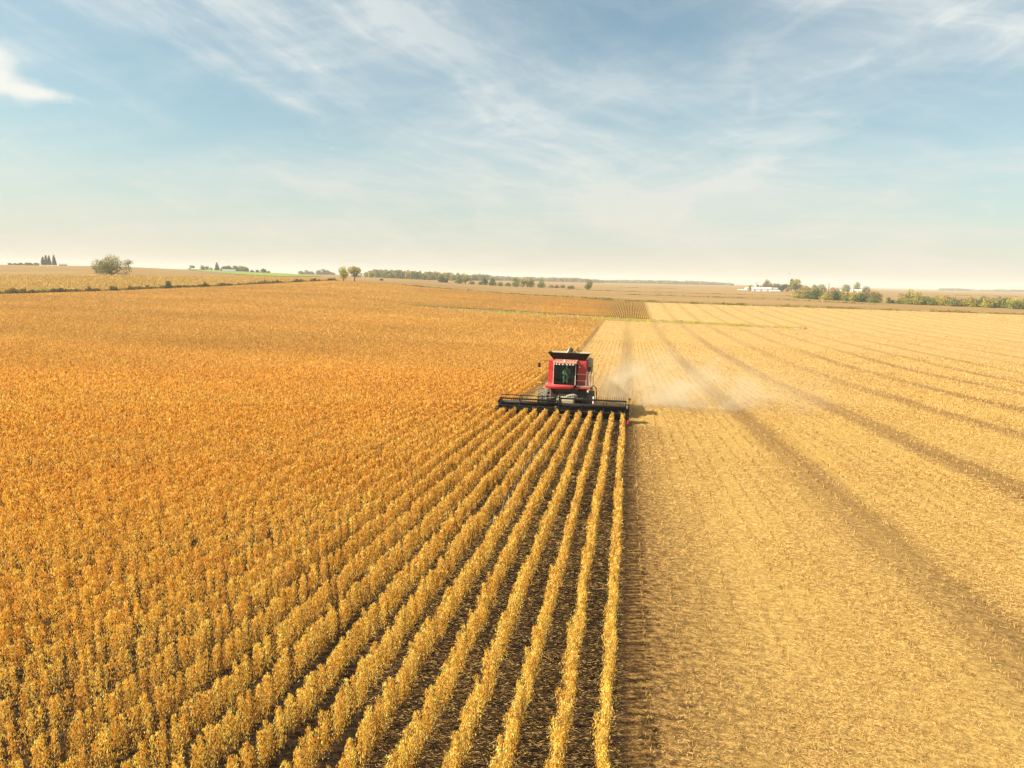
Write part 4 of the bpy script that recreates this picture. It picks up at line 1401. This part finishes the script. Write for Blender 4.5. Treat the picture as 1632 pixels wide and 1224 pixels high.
# windshield, bowed
ws = MB()
rr_ = []
for X_ in np.linspace(-0.90, 0.59, 9):
    tt = (X_ + 0.155) / 0.745
    yf = -0.80 + 0.16 * tt * tt
    rr_.append((X_, yf))
vv, ff = [], []
for i, (X_, yf) in enumerate(rr_):
    vv += [(X_, yf, 2.40), (X_, yf + 0.05, 3.80)]
    if i:
        ff.append((2 * i - 2, 2 * i, 2 * i + 1, 2 * i - 1))
ws.add(vv, ff)
ws.build('windshield', GL, cmb, smooth=True)
MB().add([(-0.955, -0.58, 2.42), (-0.955, 0.88, 2.42), (-0.945, 0.86, 3.82), (-0.945, -0.56, 3.82)], [(0, 1, 2, 3)]).build('side_window', GL, cmb)
MB().add([(0.645, -0.58, 2.42), (0.645, 0.88, 2.42), (0.635, 0.86, 3.82), (0.635, -0.56, 3.82)], [(0, 1, 2, 3)]).build('side_window', GL, cmb)
MB().tube([(0.645, -0.72, 2.36), (0.64, -0.70, 3.80)], 0.028, 8).build('cab_post', CREAM, cmb)
MB().tube([(-0.955, -0.70, 2.36), (-0.95, -0.68, 3.80)], 0.022, 8).build('cab_post', CREAM, cmb)
MB().tube([(-0.3, -0.83, 2.46), (0.35, -0.82, 3.1)], 0.012, 5).build('wiper', BLK, cmb)
# roof with ribs
rf = MB().extr([(-0.98, 3.86), (-0.95, 3.98), (-0.80, 4.05), (0.9, 4.10), (1.05, 4.0), (1.05, 3.88)], -1.02, 0.72)
rfo = rf.build('cab_roof', REDD, cmb, 0.03)
for k in range(9):
    X_ = -0.92 + k * 0.195
    MB().box((X_, -0.78, 4.06), (X_ + 0.05, 0.8, 4.105), ('X', 0.026)).build('roof_rib', REDD, rfo)
MB().box((-1.0, -1.03, 3.80), (0.70, -0.94, 3.93)).build('light_bar', BLKD, rfo, 0.01)
for X_ in (-0.90, -0.73, -0.52, -0.28, 0.02, 0.25, 0.46):
    MB().tube([(X_, -1.03, 3.865), (X_, -1.075, 3.865)], 0.05, 12).build('work_light', LAMP, rfo)
MB().tube([(-0.17, -0.8, 4.06), (-0.17, -0.8, 4.18)], 0.06, 10, r2=0.045).build('beacon', LAMP, rfo)
MB().tube([(0.66, 0.31, 3.55), (0.66, 0.20, 3.55)], 0.001, 4).v if False else None
MB().tube([(0.86, 0.34, 3.62), (0.86, 0.25, 3.62)], 0.055, 10).build('round_lamp', LAMP, cmb)
for zz in (3.15, 2.68):
    MB().tube([(0.68, -0.05, zz), (0.72, -0.35, zz), (1.36, -0.42, zz), (1.42, 0.2, zz)], 0.022, 6).build('handrail', CREAM, cmb)
# cab inside
st = MB().box((-0.38, 0.10, 2.75), (0.18, 0.62, 2.90)).box((-0.36, 0.55, 2.88), (0.16, 0.70, 3.48), ('X', -0.1)).box((-0.24, 0.2, 2.47), (0.04, 0.5, 2.75))
st.build('driver_seat', SEATM, cmb, 0.04)
mb = MB()
mb.tube([(-0.12, -0.42, 2.47), (-0.12, -0.22, 3.02)], 0.035, 8)
cc = Vector((-0.12, -0.20, 3.06))
pts = []
for k in range(17):
    a = 2 * math.pi * k / 16
    pts.append(cc + Vector((0.19 * math.cos(a), 0.19 * math.sin(a) * 0.88, 0.19 * math.sin(a) * 0.42)))
mb.tube(pts, 0.016, 6, cap=False)
mb.tube([cc + Vector((-0.18, 0, 0)), cc + Vector((0.18, 0, 0))], 0.014, 5)
mb.build('steering_wheel', BLK, cmb, smooth=True)
MB().box((0.26, -0.05, 2.47), (0.46, 0.55, 2.95)).box((0.28, -0.25, 2.95), (0.46, -0.18, 3.25)).build('console', BLKD, cmb, 0.02)

# grain tank extension, flared
tb = [(-1.18, 1.1), (1.22, 1.1), (1.22, 2.7), (-1.18, 2.7)]
tt_ = [(-1.60, 0.82), (1.52, 0.82), (1.56, 3.0), (-1.62, 3.0)]
z0, z1, th_ = 4.06, 4.60, 0.03
for k in range(4):
    k2 = (k + 1) % 4
    A, B_ = tb[k], tb[k2]
    P_, Q_ = tt_[k], tt_[k2]
    nx, ny = (B_[1] - A[1]), -(B_[0] - A[0])
    ln = math.hypot(nx, ny)
    nx, ny = -nx / ln * th_, -ny / ln * th_
    v = [(A[0], A[1], z0), (B_[0], B_[1], z0), (Q_[0], Q_[1], z1), (P_[0], P_[1], z1)]
    v += [(p[0] + nx, p[1] + ny, p[2] + 0.01) for p in v]
    MB().add(v, [(0, 1, 2, 3), (7, 6, 5, 4), (0, 4, 5, 1), (1, 5, 6, 2), (2, 6, 7, 3), (3, 7, 4, 0)]).build('tank_extension', BLK if k in (0, 3) else DUSTY, cmb)
MB().box((-1.15, 1.15, 3.9), (1.18, 2.66, 4.20)).build('grain_heap', DUSTY, cmb, 0.03)
mb = MB().tube([(-0.55, 2.6, 4.1), (-0.22, 2.85, 4.66), (-0.08, 2.95, 4.94)], 0.10, 12)
ao = mb.build('tank_auger', PANEL, cmb, smooth=True)
MB().tube([(-0.08, 2.82, 4.82), (0.08, 2.72, 4.70)], 0.12, 12).build('auger_mouth', BLK, ao)
MB().box((0.5, 2.9, 4.4), (0.53, 2.93, 4.95)).build('antenna', BLK, cmb)
# unloading auger folded back along the left side
MB().tube([(-1.28, 3.4, 4.12), (-1.28, 8.6, 3.85)], 0.17, 14).tube([(-1.28, 3.4, 3.8), (-1.28, 3.4, 4.12)], 0.18, 12).build('unloading_auger', RED, cmb, smooth=True)
# mirrors
mb = MB()
mb.tube([(-1.0, -0.85, 3.95), (-1.35, -1.0, 4.12), (-1.85, -1.0, 4.05), (-1.98, -1.0, 3.9)], 0.02, 6).build('mirror_arm', BLKD, cmb)
MB().box((-2.06, -1.03, 3.58), (-1.88, -0.97, 3.90)).build('mirror', BLK, cmb, 0.02)
MB().tube([(0.72, -0.8, 3.9), (1.2, -0.9, 3.95), (1.62, -0.9, 3.75)], 0.018, 6).build('mirror_arm', BLKD, cmb)
MB().box((1.55, -0.93, 3.42), (1.73, -0.88, 3.76)).build('mirror', BLK, cmb, 0.02)
# right side rails, posts
rl = MB()
for X_, yy in ((1.42, -0.55), (1.42, 0.3), (1.68, -0.55), (1.68, 0.3)):
    rl.tube([(X_, yy, 2.28), (X_, yy, 3.32)], 0.022, 6)
rl.tube([(1.42, 0.3, 3.32), (1.42, -0.55, 3.32), (1.68, -0.55, 3.32), (1.68, 0.3, 3.32)], 0.022, 6)
rl.tube([(1.42, 0.3, 2.8), (1.42, -0.55, 2.8)], 0.018, 6).tube([(1.68, 0.3, 2.8), (1.68, -0.55, 2.8)], 0.018, 6)
rl.build('railing', CREAM, cmb)
MB().tube([(1.90, 0.0, 2.1), (1.91, 0.0, 3.55)], 0.024, 6).build('marker_rod', DUSTY, cmb)
# right ladder with hose loop
ld = MB()
for yy in (-0.55, -0.1):
    ld.tube([(1.82, yy, 2.25), (1.98, yy, 0.75)], 0.028, 6)
for k in range(5):
    q = k / 4
    ld.box((1.80 + 0.14 * q, -0.55, 2.1 - 1.2 * q), (1.94 + 0.14 * q, -0.1, 2.13 - 1.2 * q))
ld.build('ladder', BLKD, cmb)
hp = [(1.72, -0.75, 1.9), (1.80, -0.78, 2.25), (2.0, -0.8, 2.42), (2.17, -0.8, 2.25), (2.22, -0.8, 1.8), (2.2, -0.78, 1.35), (2.05, -0.7, 1.15)]
MB().tube(hp, 0.035, 8).build('hose_loop', BLK, cmb, smooth=True)
MB().tube([(2.02, -0.82, 1.12), (2.02, -0.82, 1.62)], 0.06, 8).build('reflector_rod', REFW, cmb)
MB().tube([(2.02, -0.82, 1.0), (2.02, -0.82, 1.12)], 0.065, 8).tube([(2.02, -0.82, 1.30), (2.02, -0.82, 1.42)], 0.0625, 8).build('reflector_rod', REFR, cmb)
MB().box((1.52, -0.8, 1.88), (1.66, -0.66, 2.04)).build('side_lamp', CREAM, cmb, 0.02)
# left ladder, lamp arm
ld = MB()
for X_ in (-1.45, -1.13):
    ld.tube([(X_, -0.55, 2.2), (X_, -0.72, 1.25)], 0.022, 6)
for k in range(4):
    zz = 2.05 - 0.24 * k
    ld.box((-1.45, -0.64 - 0.03 * k, zz), (-1.13, -0.54 - 0.03 * k, zz + 0.03))
ld.build('ladder', PANEL, cmb)
MB().tube([(-1.5, 0.2, 2.28), (-2.1, 0.1, 2.30)], 0.025, 6).build('lamp_arm', BLKD, cmb)
MB().box((-2.12, -0.02, 2.30), (-1.86, 0.10, 2.40)).build('marker_lamp', AMBER, cmb, 0.02)


# wheels
def wheel(x, y, R_, W, lugs=22):
    rb = MB()
    prof = [(-W / 2, R_ * 0.60), (-W / 2 * 1.04, R_ * 0.82), (-W / 2 * 0.94, R_ * 0.93), (-W * 0.25, R_ * 0.965), (W * 0.25, R_ * 0.965), (W / 2 * 0.94, R_ * 0.93), (W / 2 * 1.04, R_ * 0.82), (W / 2, R_ * 0.60)]
    N = 44
    vs, fs = [], []
    for k in range(N):
        a = 2 * math.pi * k / N
        for px__, r__ in prof:
            vs.append((px__, r__ * math.cos(a), r__ * math.sin(a)))
    m_ = len(prof)
    for k in range(N):
        k2 = (k + 1) % N
        for j in range(m_ - 1):
            fs.append((k * m_ + j, k * m_ + j + 1, k2 * m_ + j + 1, k2 * m_ + j))
    rb.add(vs, fs)
    for k in range(lugs):
        for sgn in (-1, 1):
            a = 2 * math.pi * (k + (0.5 if sgn > 0 else 0)) / lugs
            a2 = a + 0.20
            for_ = []
            for (aa, X_) in ((a, sgn * 0.02), (a2, sgn * W * 0.5)):
                for da in (-0.03, 0.03):
                    for rad in (R_ * 0.90, R_ * 1.0 if aa == a else R_ * 0.985):
                        for_.append((X_, rad * math.cos(aa + da), rad * math.sin(aa + da)))
            rb.add(for_, [(0, 1, 3, 2), (4, 6, 7, 5), (1, 5, 7, 3), (0, 2, 6, 4), (0, 4, 5, 1), (2, 3, 7, 6)])
    w_ = bpy.data.objects.new('wheel', None)
    C.objects.link(w_)
    w_.parent = cmb
    w_.location = (x, y, R_)
    rb.build('tyre', TIRE, w_)
    rm = MB()
    rings = []
    for X_, r__ in ((-W * 0.46, R_ * 0.61), (-W * 0.40, R_ * 0.57), (-W * 0.2, R_ * 0.52), (-W * 0.18, R_ * 0.2), (-W * 0.3, R_ * 0.17), (-W * 0.3, 0.02)):
        rings.append([(X_, r__ * math.cos(2 * math.pi * k / 24), r__ * math.sin(2 * math.pi * k / 24)) for k in range(24)])
    rm.loft(rings)
    rm.loft([[(-p[0], p[1], p[2]) for p in r_] for r_ in rings])
    rm.build('rim', CREAM, w_)


wheel(-1.82, 1.0, 0.93, 0.72)
wheel(1.62, 1.0, 0.93, 0.72)
wheel(-1.30, 5.9, 0.62, 0.42, 18)
wheel(1.22, 5.9, 0.62, 0.42, 18)

# feeder house
MB().extr([(0.9, 1.15), (0.9, 1.85), (-1.35, 1.32), (-1.35, 0.40)], -0.62, 0.62).build('feeder_house', DUSTY, cmb, 0.04)
mb = MB()
for q in range(3):
    pts = []
    for k in range(9):
        a = math.pi * k / 8
        pts.append((0.28 + 0.12 * q - 0.32 * math.cos(a), -0.85 + 0.1 * q, 1.42 + 0.22 * math.sin(a) + 0.03 * q))
    mb.tube(pts, 0.025, 6)
mb.build('hydraulic_hose', CREAM, cmb, smooth=True)

# header
hd = bpy.data.objects.new('header', None)
C.objects.link(hd)
hd.parent = cmb
hd.location = (-0.08, -1.4, 0.0)
HW = 4.58
# back frame with dusty top beam
MB().box((-HW, -0.10, 0.92), (HW, 0.16, 1.10)).build('top_beam', DUSTY, hd, 0.02)
MB().box((-HW, -0.02, 0.22), (-0.62, 0.05, 0.93)).box((0.62, -0.02, 0.22), (HW, 0.05, 0.93)).build('back_sheet', BLKD, hd)
MB().extr([(0.0, 0.14), (0.0, 0.22), (-0.7, 0.10), (-1.05, 0.07), (-1.05, 0.03), (-0.7, 0.05)], -HW, HW).build('floor_pan', BLKD, hd)
cbm = MB().box((-HW, -1.16, 0.03), (HW, -1.05, 0.06))
for k in range(120):
    X_ = -HW + 0.04 + k * (2 * HW - 0.08) / 119
    cbm.extr([(X_ - 0.012, -1.16), (X_ + 0.012, -1.16), (X_, -1.26)], 0.035, 0.055, 'z')
cbm.build('cutter_bar', PANEL, hd)
# auger with flighting
au = MB().tube([(-HW + 0.05, -0.42, 0.52), (HW - 0.05, -0.42, 0.52)], 0.16, 14)
for sgn in (-1, 1):
    vs, fs = [], []
    N = 180
    for k in range(N + 1):
        q = k / N
        X_ = sgn * (0.45 + (HW - 0.55) * q)
        a = sgn * q * 2 * math.pi * 7
        for r__ in (0.16, 0.32):
            vs.append((X_, -0.42 + r__ * math.cos(a), 0.52 + r__ * math.sin(a)))
        if k:
            fs.append((2 * k - 2, 2 * k - 1, 2 * k + 1, 2 * k))
    au.add(vs, fs)
au.build('auger', BLKD, hd)
# end dividers
for sgn, lab in ((-1, 'black left end divider standing in the crop'), (1, 'right end divider with red and white side and red tip')):
    X_ = sgn * (HW + 0.05)
    MB().extr([(0.18, 0.12), (0.18, 1.12), (-0.2, 1.15), (-0.75, 0.72), (-1.15, 0.42), (-1.55, 0.12), (-1.2, 0.05)], X_ - 0.05, X_ + 0.05).build('divider', BLK, hd, 0.015, label=lab)
    MB().extr([(-1.25, 0.36), (-1.60, 0.22), (-1.80, 0.05), (-1.60, 0.0), (-1.25, 0.04)], X_ - 0.075, X_ + 0.075).build('divider_tip', REFR if sgn > 0 else BLK, hd, 0.03)
MB().box((HW + 0.105, -0.62, 0.55), (HW + 0.125, -0.42, 0.80)).box((HW + 0.105, -0.95, 0.35), (HW + 0.125, -0.72, 0.5)).build('reflector', REFW, hd)
MB().box((HW + 0.105, -0.42, 0.62), (HW + 0.125, -0.2, 1.0)).build('reflector', REFR, hd)
MB().tube([(HW + 0.03, 0.1, 1.12), (HW + 0.07, 0.05, 1.55)], 0.025, 6).tube([(HW + 0.07, 0.05, 1.55), (HW + 0.10, 0.05, 1.68)], 0.09, 8).build('end_lamp', BLKD, hd)
# reel: two halves
RY, RZ, RR = -0.72, 1.08, 0.52
for h0, h1, ph in ((-HW + 0.12, -0.32, 0.35), (-0.18, HW - 0.12, 0.80)):
    MB().tube([(h0, RY, RZ), (h1, RY, RZ)], 0.13, 12).build('reel_tube', BLK, hd, smooth=True)
    arm_x = np.linspace(h0 + 0.05, h1 - 0.05, 4)
    for k in range(6):
        a = ph + k * math.pi / 3
        by, bz = RY + RR * math.cos(a), RZ + RR * math.sin(a)
        bt = MB().tube([(h0, by, bz), (h1, by, bz)], 0.034, 8)
        nt = int((h1 - h0) / 0.15)
        up = bz > RZ + 0.25
        for j in range(nt):
            X_ = h0 + 0.06 + j * (h1 - h0 - 0.12) / (nt - 1)
            dz_, dy_ = (0.25, 0.04) if (up and by > RY - 0.2) else (-0.25, 0.05)
            bt.tube([(X_, by, bz), (X_, by + dy_, bz + dz_)], 0.009, 4)
        bt.build('reel_bat', BLK, hd)
    for X_ in arm_x:
        sp = MB()
        for k in range(6):
            a = ph + k * math.pi / 3
            sp.box((X_ - 0.015, RY, RZ - 0.03), (X_ + 0.015, RY + RR, RZ + 0.03), ('X', a), (X_, RY, RZ))
        sp.build('reel_spider', BLK, hd)
# reel arms
for X_ in (-HW - 0.02, -2.92, -1.45, -0.25, 1.55, 3.1, HW + 0.02):
    if X_ in (-HW - 0.02, -0.25, HW + 0.02):
        MB().extr([(0.1, 1.10), (0.1, 1.26), (-0.72, 1.20), (-1.1, 1.12), (-1.1, 1.02), (-0.72, 1.04)], X_ - 0.035, X_ + 0.035).build('reel_arm', BLK, hd, 0.01)
    else:
        MB().box((X_ - 0.025, RY - 0.06, RZ - 0.08), (X_ + 0.025, RY + 0.06, RZ + 0.5)).build('reel_hanger', BLK, hd, 0.01)
MB().box((-0.30, -1.15, 0.5), (-0.20, 0.05, 1.75), taper=(1, 0.35)).build('centre_shield', BLK, hd, 0.02)
MB().tube([(-0.45, -0.3, 1.15), (-0.40, -0.75, 0.95), (-0.38, -1.15, 0.75)], 0.035, 7).build('reel_cylinder', PANEL, hd)

# stubborn detail: fans of pipes under the left platform
MB().tube([(-1.0, -0.2, 2.0), (-0.95, -0.45, 1.7), (-0.8, -0.8, 1.45), (-0.5, -1.2, 1.3)], 0.03, 6).tube([(-0.9, -0.1, 2.0), (-0.8, -0.5, 1.62), (-0.6, -0.9, 1.4), (-0.3, -1.2, 1.2)], 0.022, 6).build('hydraulic_hose', BLK, cmb)

# driver
dr = root('person', 'driver in green shirt and cap sitting at the wheel inside the cab', 'person', (0, 0, 0))
dr.matrix_world = Matrix.Translation((CXB, CYB, float(H(CXB, CYB)))) @ Matrix.Rotation(-math.atan(SLOPE), 4, 'X') @ Matrix.Translation((-0.10, 0.30, 2.90))


def skin_body(name, joints, edges, mat, parent, lev=2):
    me = bpy.data.meshes.new(name)
    me.from_pydata([j[0] for j in joints], edges, [])
    o = link(name, me, parent)
    o.modifiers.new('skin', 'SKIN')
    md = o.modifiers['skin']
    md.use_smooth_shade = True
    if not me.skin_vertices:
        bpy.context.view_layer.objects.active = o
        me.skin_vertices.new() if hasattr(me.skin_vertices, 'new') else None
    sub = o.modifiers.new('sub', 'SUBSURF')
    sub.levels = sub.render_levels = lev
    return o


def organic(chains, name, mat, parent):
    """one closed surface out of tapering chains, fused by a remesh; chains: [(points, radii)]"""
    b = bmesh.new()
    for pts, rads in chains:
        prev = None
        for i in range(len(pts) - 1):
            p, q = Vector(pts[i]), Vector(pts[i + 1])
            nseg = max(2, int((q - p).length / 0.02))
            for k in range(nseg + 1):
                t_ = k / nseg
                bmesh.ops.create_icosphere(b, subdivisions=1, radius=rads[i] + (rads[i + 1] - rads[i]) * t_, matrix=Matrix.Translation(p.lerp(q, t_)))
    me = bpy.data.meshes.new(name)
    b.to_mesh(me)
    b.free()
    me.materials.append(mat)
    o = link(name, me, parent)
    rm = o.modifiers.new('fuse', 'REMESH')
    rm.mode = 'VOXEL'
    rm.voxel_size = 0.012
    rm.use_smooth_shade = True
    sm = o.modifiers.new('smooth', 'SMOOTH')
    sm.iterations = 4
    return o


def hand(side, wrist, to):
    ch = []
    w_, t_ = Vector(wrist), Vector(to)
    d_ = (t_ - w_).normalized()
    lat = Vector((1, 0, 0))
    ch.append(([w_, w_ + d_ * 0.09], [0.026, 0.034]))
    for j, L_ in enumerate((0.065, 0.075, 0.07, 0.055)):
        b_ = w_ + d_ * 0.09 + lat * (j - 1.5) * 0.019
        m1 = b_ + d_ * L_ * 0.5 + Vector((0, 0, 0.012))
        m2 = m1 + d_ * L_ * 0.25 + Vector((0, 0, -0.03))
        ch.append(([b_, m1, m2], [0.010, 0.009, 0.008]))
    b_ = w_ + d_ * 0.035 - lat * side * 0.03
    ch.append(([b_, b_ - lat * side * 0.02 + d_ * 0.03, b_ - lat * side * 0.015 + d_ * 0.06], [0.012, 0.010, 0.009]))
    return ch


sk = [([(0, 0.06, 0.05), (0, 0.10, 0.30), (0, 0.08, 0.46)], [0.15, 0.135, 0.13]), ([(-0.16, 0.07, 0.47), (0.16, 0.07, 0.47)], [0.065, 0.065]), ([(0, 0.07, 0.48), (0, 0.05, 0.60)], [0.06, 0.052]),
      ([(0, 0.04, 0.655), (0, 0.03, 0.72)], [0.085, 0.09]), ([(0, -0.055, 0.66), (0, -0.062, 0.645)], [0.016, 0.018])]
for s_ in (-1, 1):
    sk.append(([(s_ * 0.19, 0.06, 0.46), (s_ * 0.25, -0.02, 0.24), (s_ * 0.20, -0.26, 0.20)], [0.055, 0.045, 0.032]))
    sk += hand(s_, (s_ * 0.20, -0.26, 0.20), (s_ * 0.17, -0.48, 0.21))
    sk.append(([(s_ * 0.09, 0.04, 0.02), (s_ * 0.13, -0.38, 0.04), (s_ * 0.13, -0.48, -0.36)], [0.09, 0.065, 0.045]))
    sk.append(([(s_ * 0.13, -0.46, -0.38), (s_ * 0.14, -0.62, -0.40)], [0.045, 0.035]))
    sk.append(([(s_ * 0.088, 0.04, 0.68), (s_ * 0.090, 0.045, 0.70)], [0.018, 0.018]))
organic(sk, 'body', SKIN, dr)
organic([([(0, 0.065, 0.06), (0, 0.10, 0.30), (0, 0.08, 0.46)], [0.165, 0.15, 0.145]), ([(-0.17, 0.07, 0.47), (0.17, 0.07, 0.47)], [0.075, 0.075]),
         ([(-0.19, 0.06, 0.46), (-0.25, -0.02, 0.24), (-0.215, -0.18, 0.215)], [0.066, 0.056, 0.048]), ([(0.19, 0.06, 0.46), (0.25, -0.02, 0.24), (0.215, -0.18, 0.215)], [0.066, 0.056, 0.048])], 'shirt', SHIRT, dr)
organic([([(s_ * 0.09, 0.04, 0.02), (s_ * 0.13, -0.38, 0.04), (s_ * 0.13, -0.475, -0.33)], [0.102, 0.076, 0.058]) for s_ in (-1, 1)] + [([(-0.08, 0.05, 0.0), (0.08, 0.05, 0.0)], [0.12, 0.12])], 'trousers', TROUS, dr)
organic([([(0, 0.04, 0.74), (0, 0.03, 0.755)], [0.088, 0.088]), ([(-0.05, -0.07, 0.735), (0.05, -0.07, 0.735)], [0.018, 0.018]), ([(-0.035, -0.10, 0.73), (0.035, -0.10, 0.73)], [0.014, 0.014])], 'cap', HAIR, dr)
for s_ in (-1, 1):
    MB().tube([(s_ * 0.032, -0.058, 0.695), (s_ * 0.032, -0.066, 0.695)], 0.011, 8).build('eye', BLK, dr)
MB().box((-0.025, -0.060, 0.615), (0.025, -0.048, 0.622)).build('mouth', REFR, dr)

# ------------------------------------------------------------------ dust behind the combine
def volume_box(name, a, b, label):
    o = MB().box(a, b).build(name, None, None) if False else None
    me = bpy.data.meshes.new(name)
    m_ = MB().box(a, b)
    me.from_pydata([tuple(p) for p in m_.v], [], m_.f)
    me.validate()
    bm = bmesh.new()
    bm.from_mesh(me)
    bmesh.ops.recalc_face_normals(bm, faces=bm.faces)
    bm.to_mesh(me)
    bm.free()
    o = link(name, me)
    return tag(o, label, None, None, 'stuff')


gz = float(H(4, 58))
dust = volume_box('dust_cloud', (-3.4, 51.5, gz - 1.5), (26, 82, gz + 5.2), 'pale dust cloud drifting right behind the combine')
dust['category'] = 'dust'
m = bpy.data.materials.new('dust')
m.use_nodes = True
t = NT(m.node_tree)
p = t.sep(t.n('ShaderNodeNewGeometry').outputs['Position'])
X, Y, Z = p[0], p[1], p[2]
hg = t.m('ADD', Z, t.m('MULTIPLY', Y, SLOPE * 0.98))      # height over the sloping ground


def gbump(x0, y0, z0, sx, sy, sz):
    q = None
    for v_, c_, s_ in ((X, x0, sx), (Y, y0, sy), (hg, z0, sz)):
        e_ = t.m('POWER', t.m('ABSOLUTE', t.m('DIVIDE', t.m('SUBTRACT', v_, c_), s_)), 2.0)
        q = e_ if q is None else t.m('ADD', q, e_)
    return t.m('EXPONENT', t.m('MULTIPLY', q, -1.0))


nz = t.noise(t.xyz(t.m('MULTIPLY', X, 0.32), t.m('MULTIPLY', Y, 0.3), t.m('MULTIPLY', Z, 0.55)), 1.0, 4, 0.55, 0.4)
sh = t.m('ADD', gbump(0.0, 57.5, 0.9, 2.6, 4.5, 2.3), t.m('ADD', gbump(4.6, 58.5, 1.1, 3.8, 5, 2.5), t.m('MULTIPLY', gbump(10.5, 62, 1.2, 6.0, 7, 2.0), 0.34)))
den = t.m('MULTIPLY', t.m('MULTIPLY', sh, t.ramp(nz, 0.40, 0.66)), 0.25)
pv = t.n('ShaderNodeVolumePrincipled')
pv.inputs['Color'].default_value = (0.96, 0.85, 0.63, 1)
t.put(pv.inputs['Density'], den)
pv.inputs['Anisotropy'].default_value = 0.2
t.put(t.n('ShaderNodeOutputMaterial').inputs['Volume'], pv.outputs[0])
dust.data.materials.append(m)

# ------------------------------------------------------------------ haze over the far fields
zmin = min(float(H(12000 * math.sin(a), 12000 * math.cos(a))) for a in np.linspace(-math.pi, math.pi, 90))
zmin = min(zmin, float(HT.max() * -1 + EYE))
HAZE = True
if HAZE:
    hz_ = volume_box('haze', (-8200, -8200, -220), (8200, 8200, 60), 'thin pale haze over the far fields')
    hz_['category'] = 'haze'
    m = bpy.data.materials.new('haze')
    m.use_nodes = True
    t = NT(m.node_tree)
    pv = t.n('ShaderNodeVolumePrincipled')
    pv.inputs['Color'].default_value = (0.84, 0.82, 0.76, 1)
    pv.inputs['Density'].default_value = 0.00017
    pv.inputs['Anisotropy'].default_value = 0.0
    t.put(t.n('ShaderNodeOutputMaterial').inputs['Volume'], pv.outputs[0])
    m.cycles.homogeneous_volume = True
    hz_.data.materials.append(m)
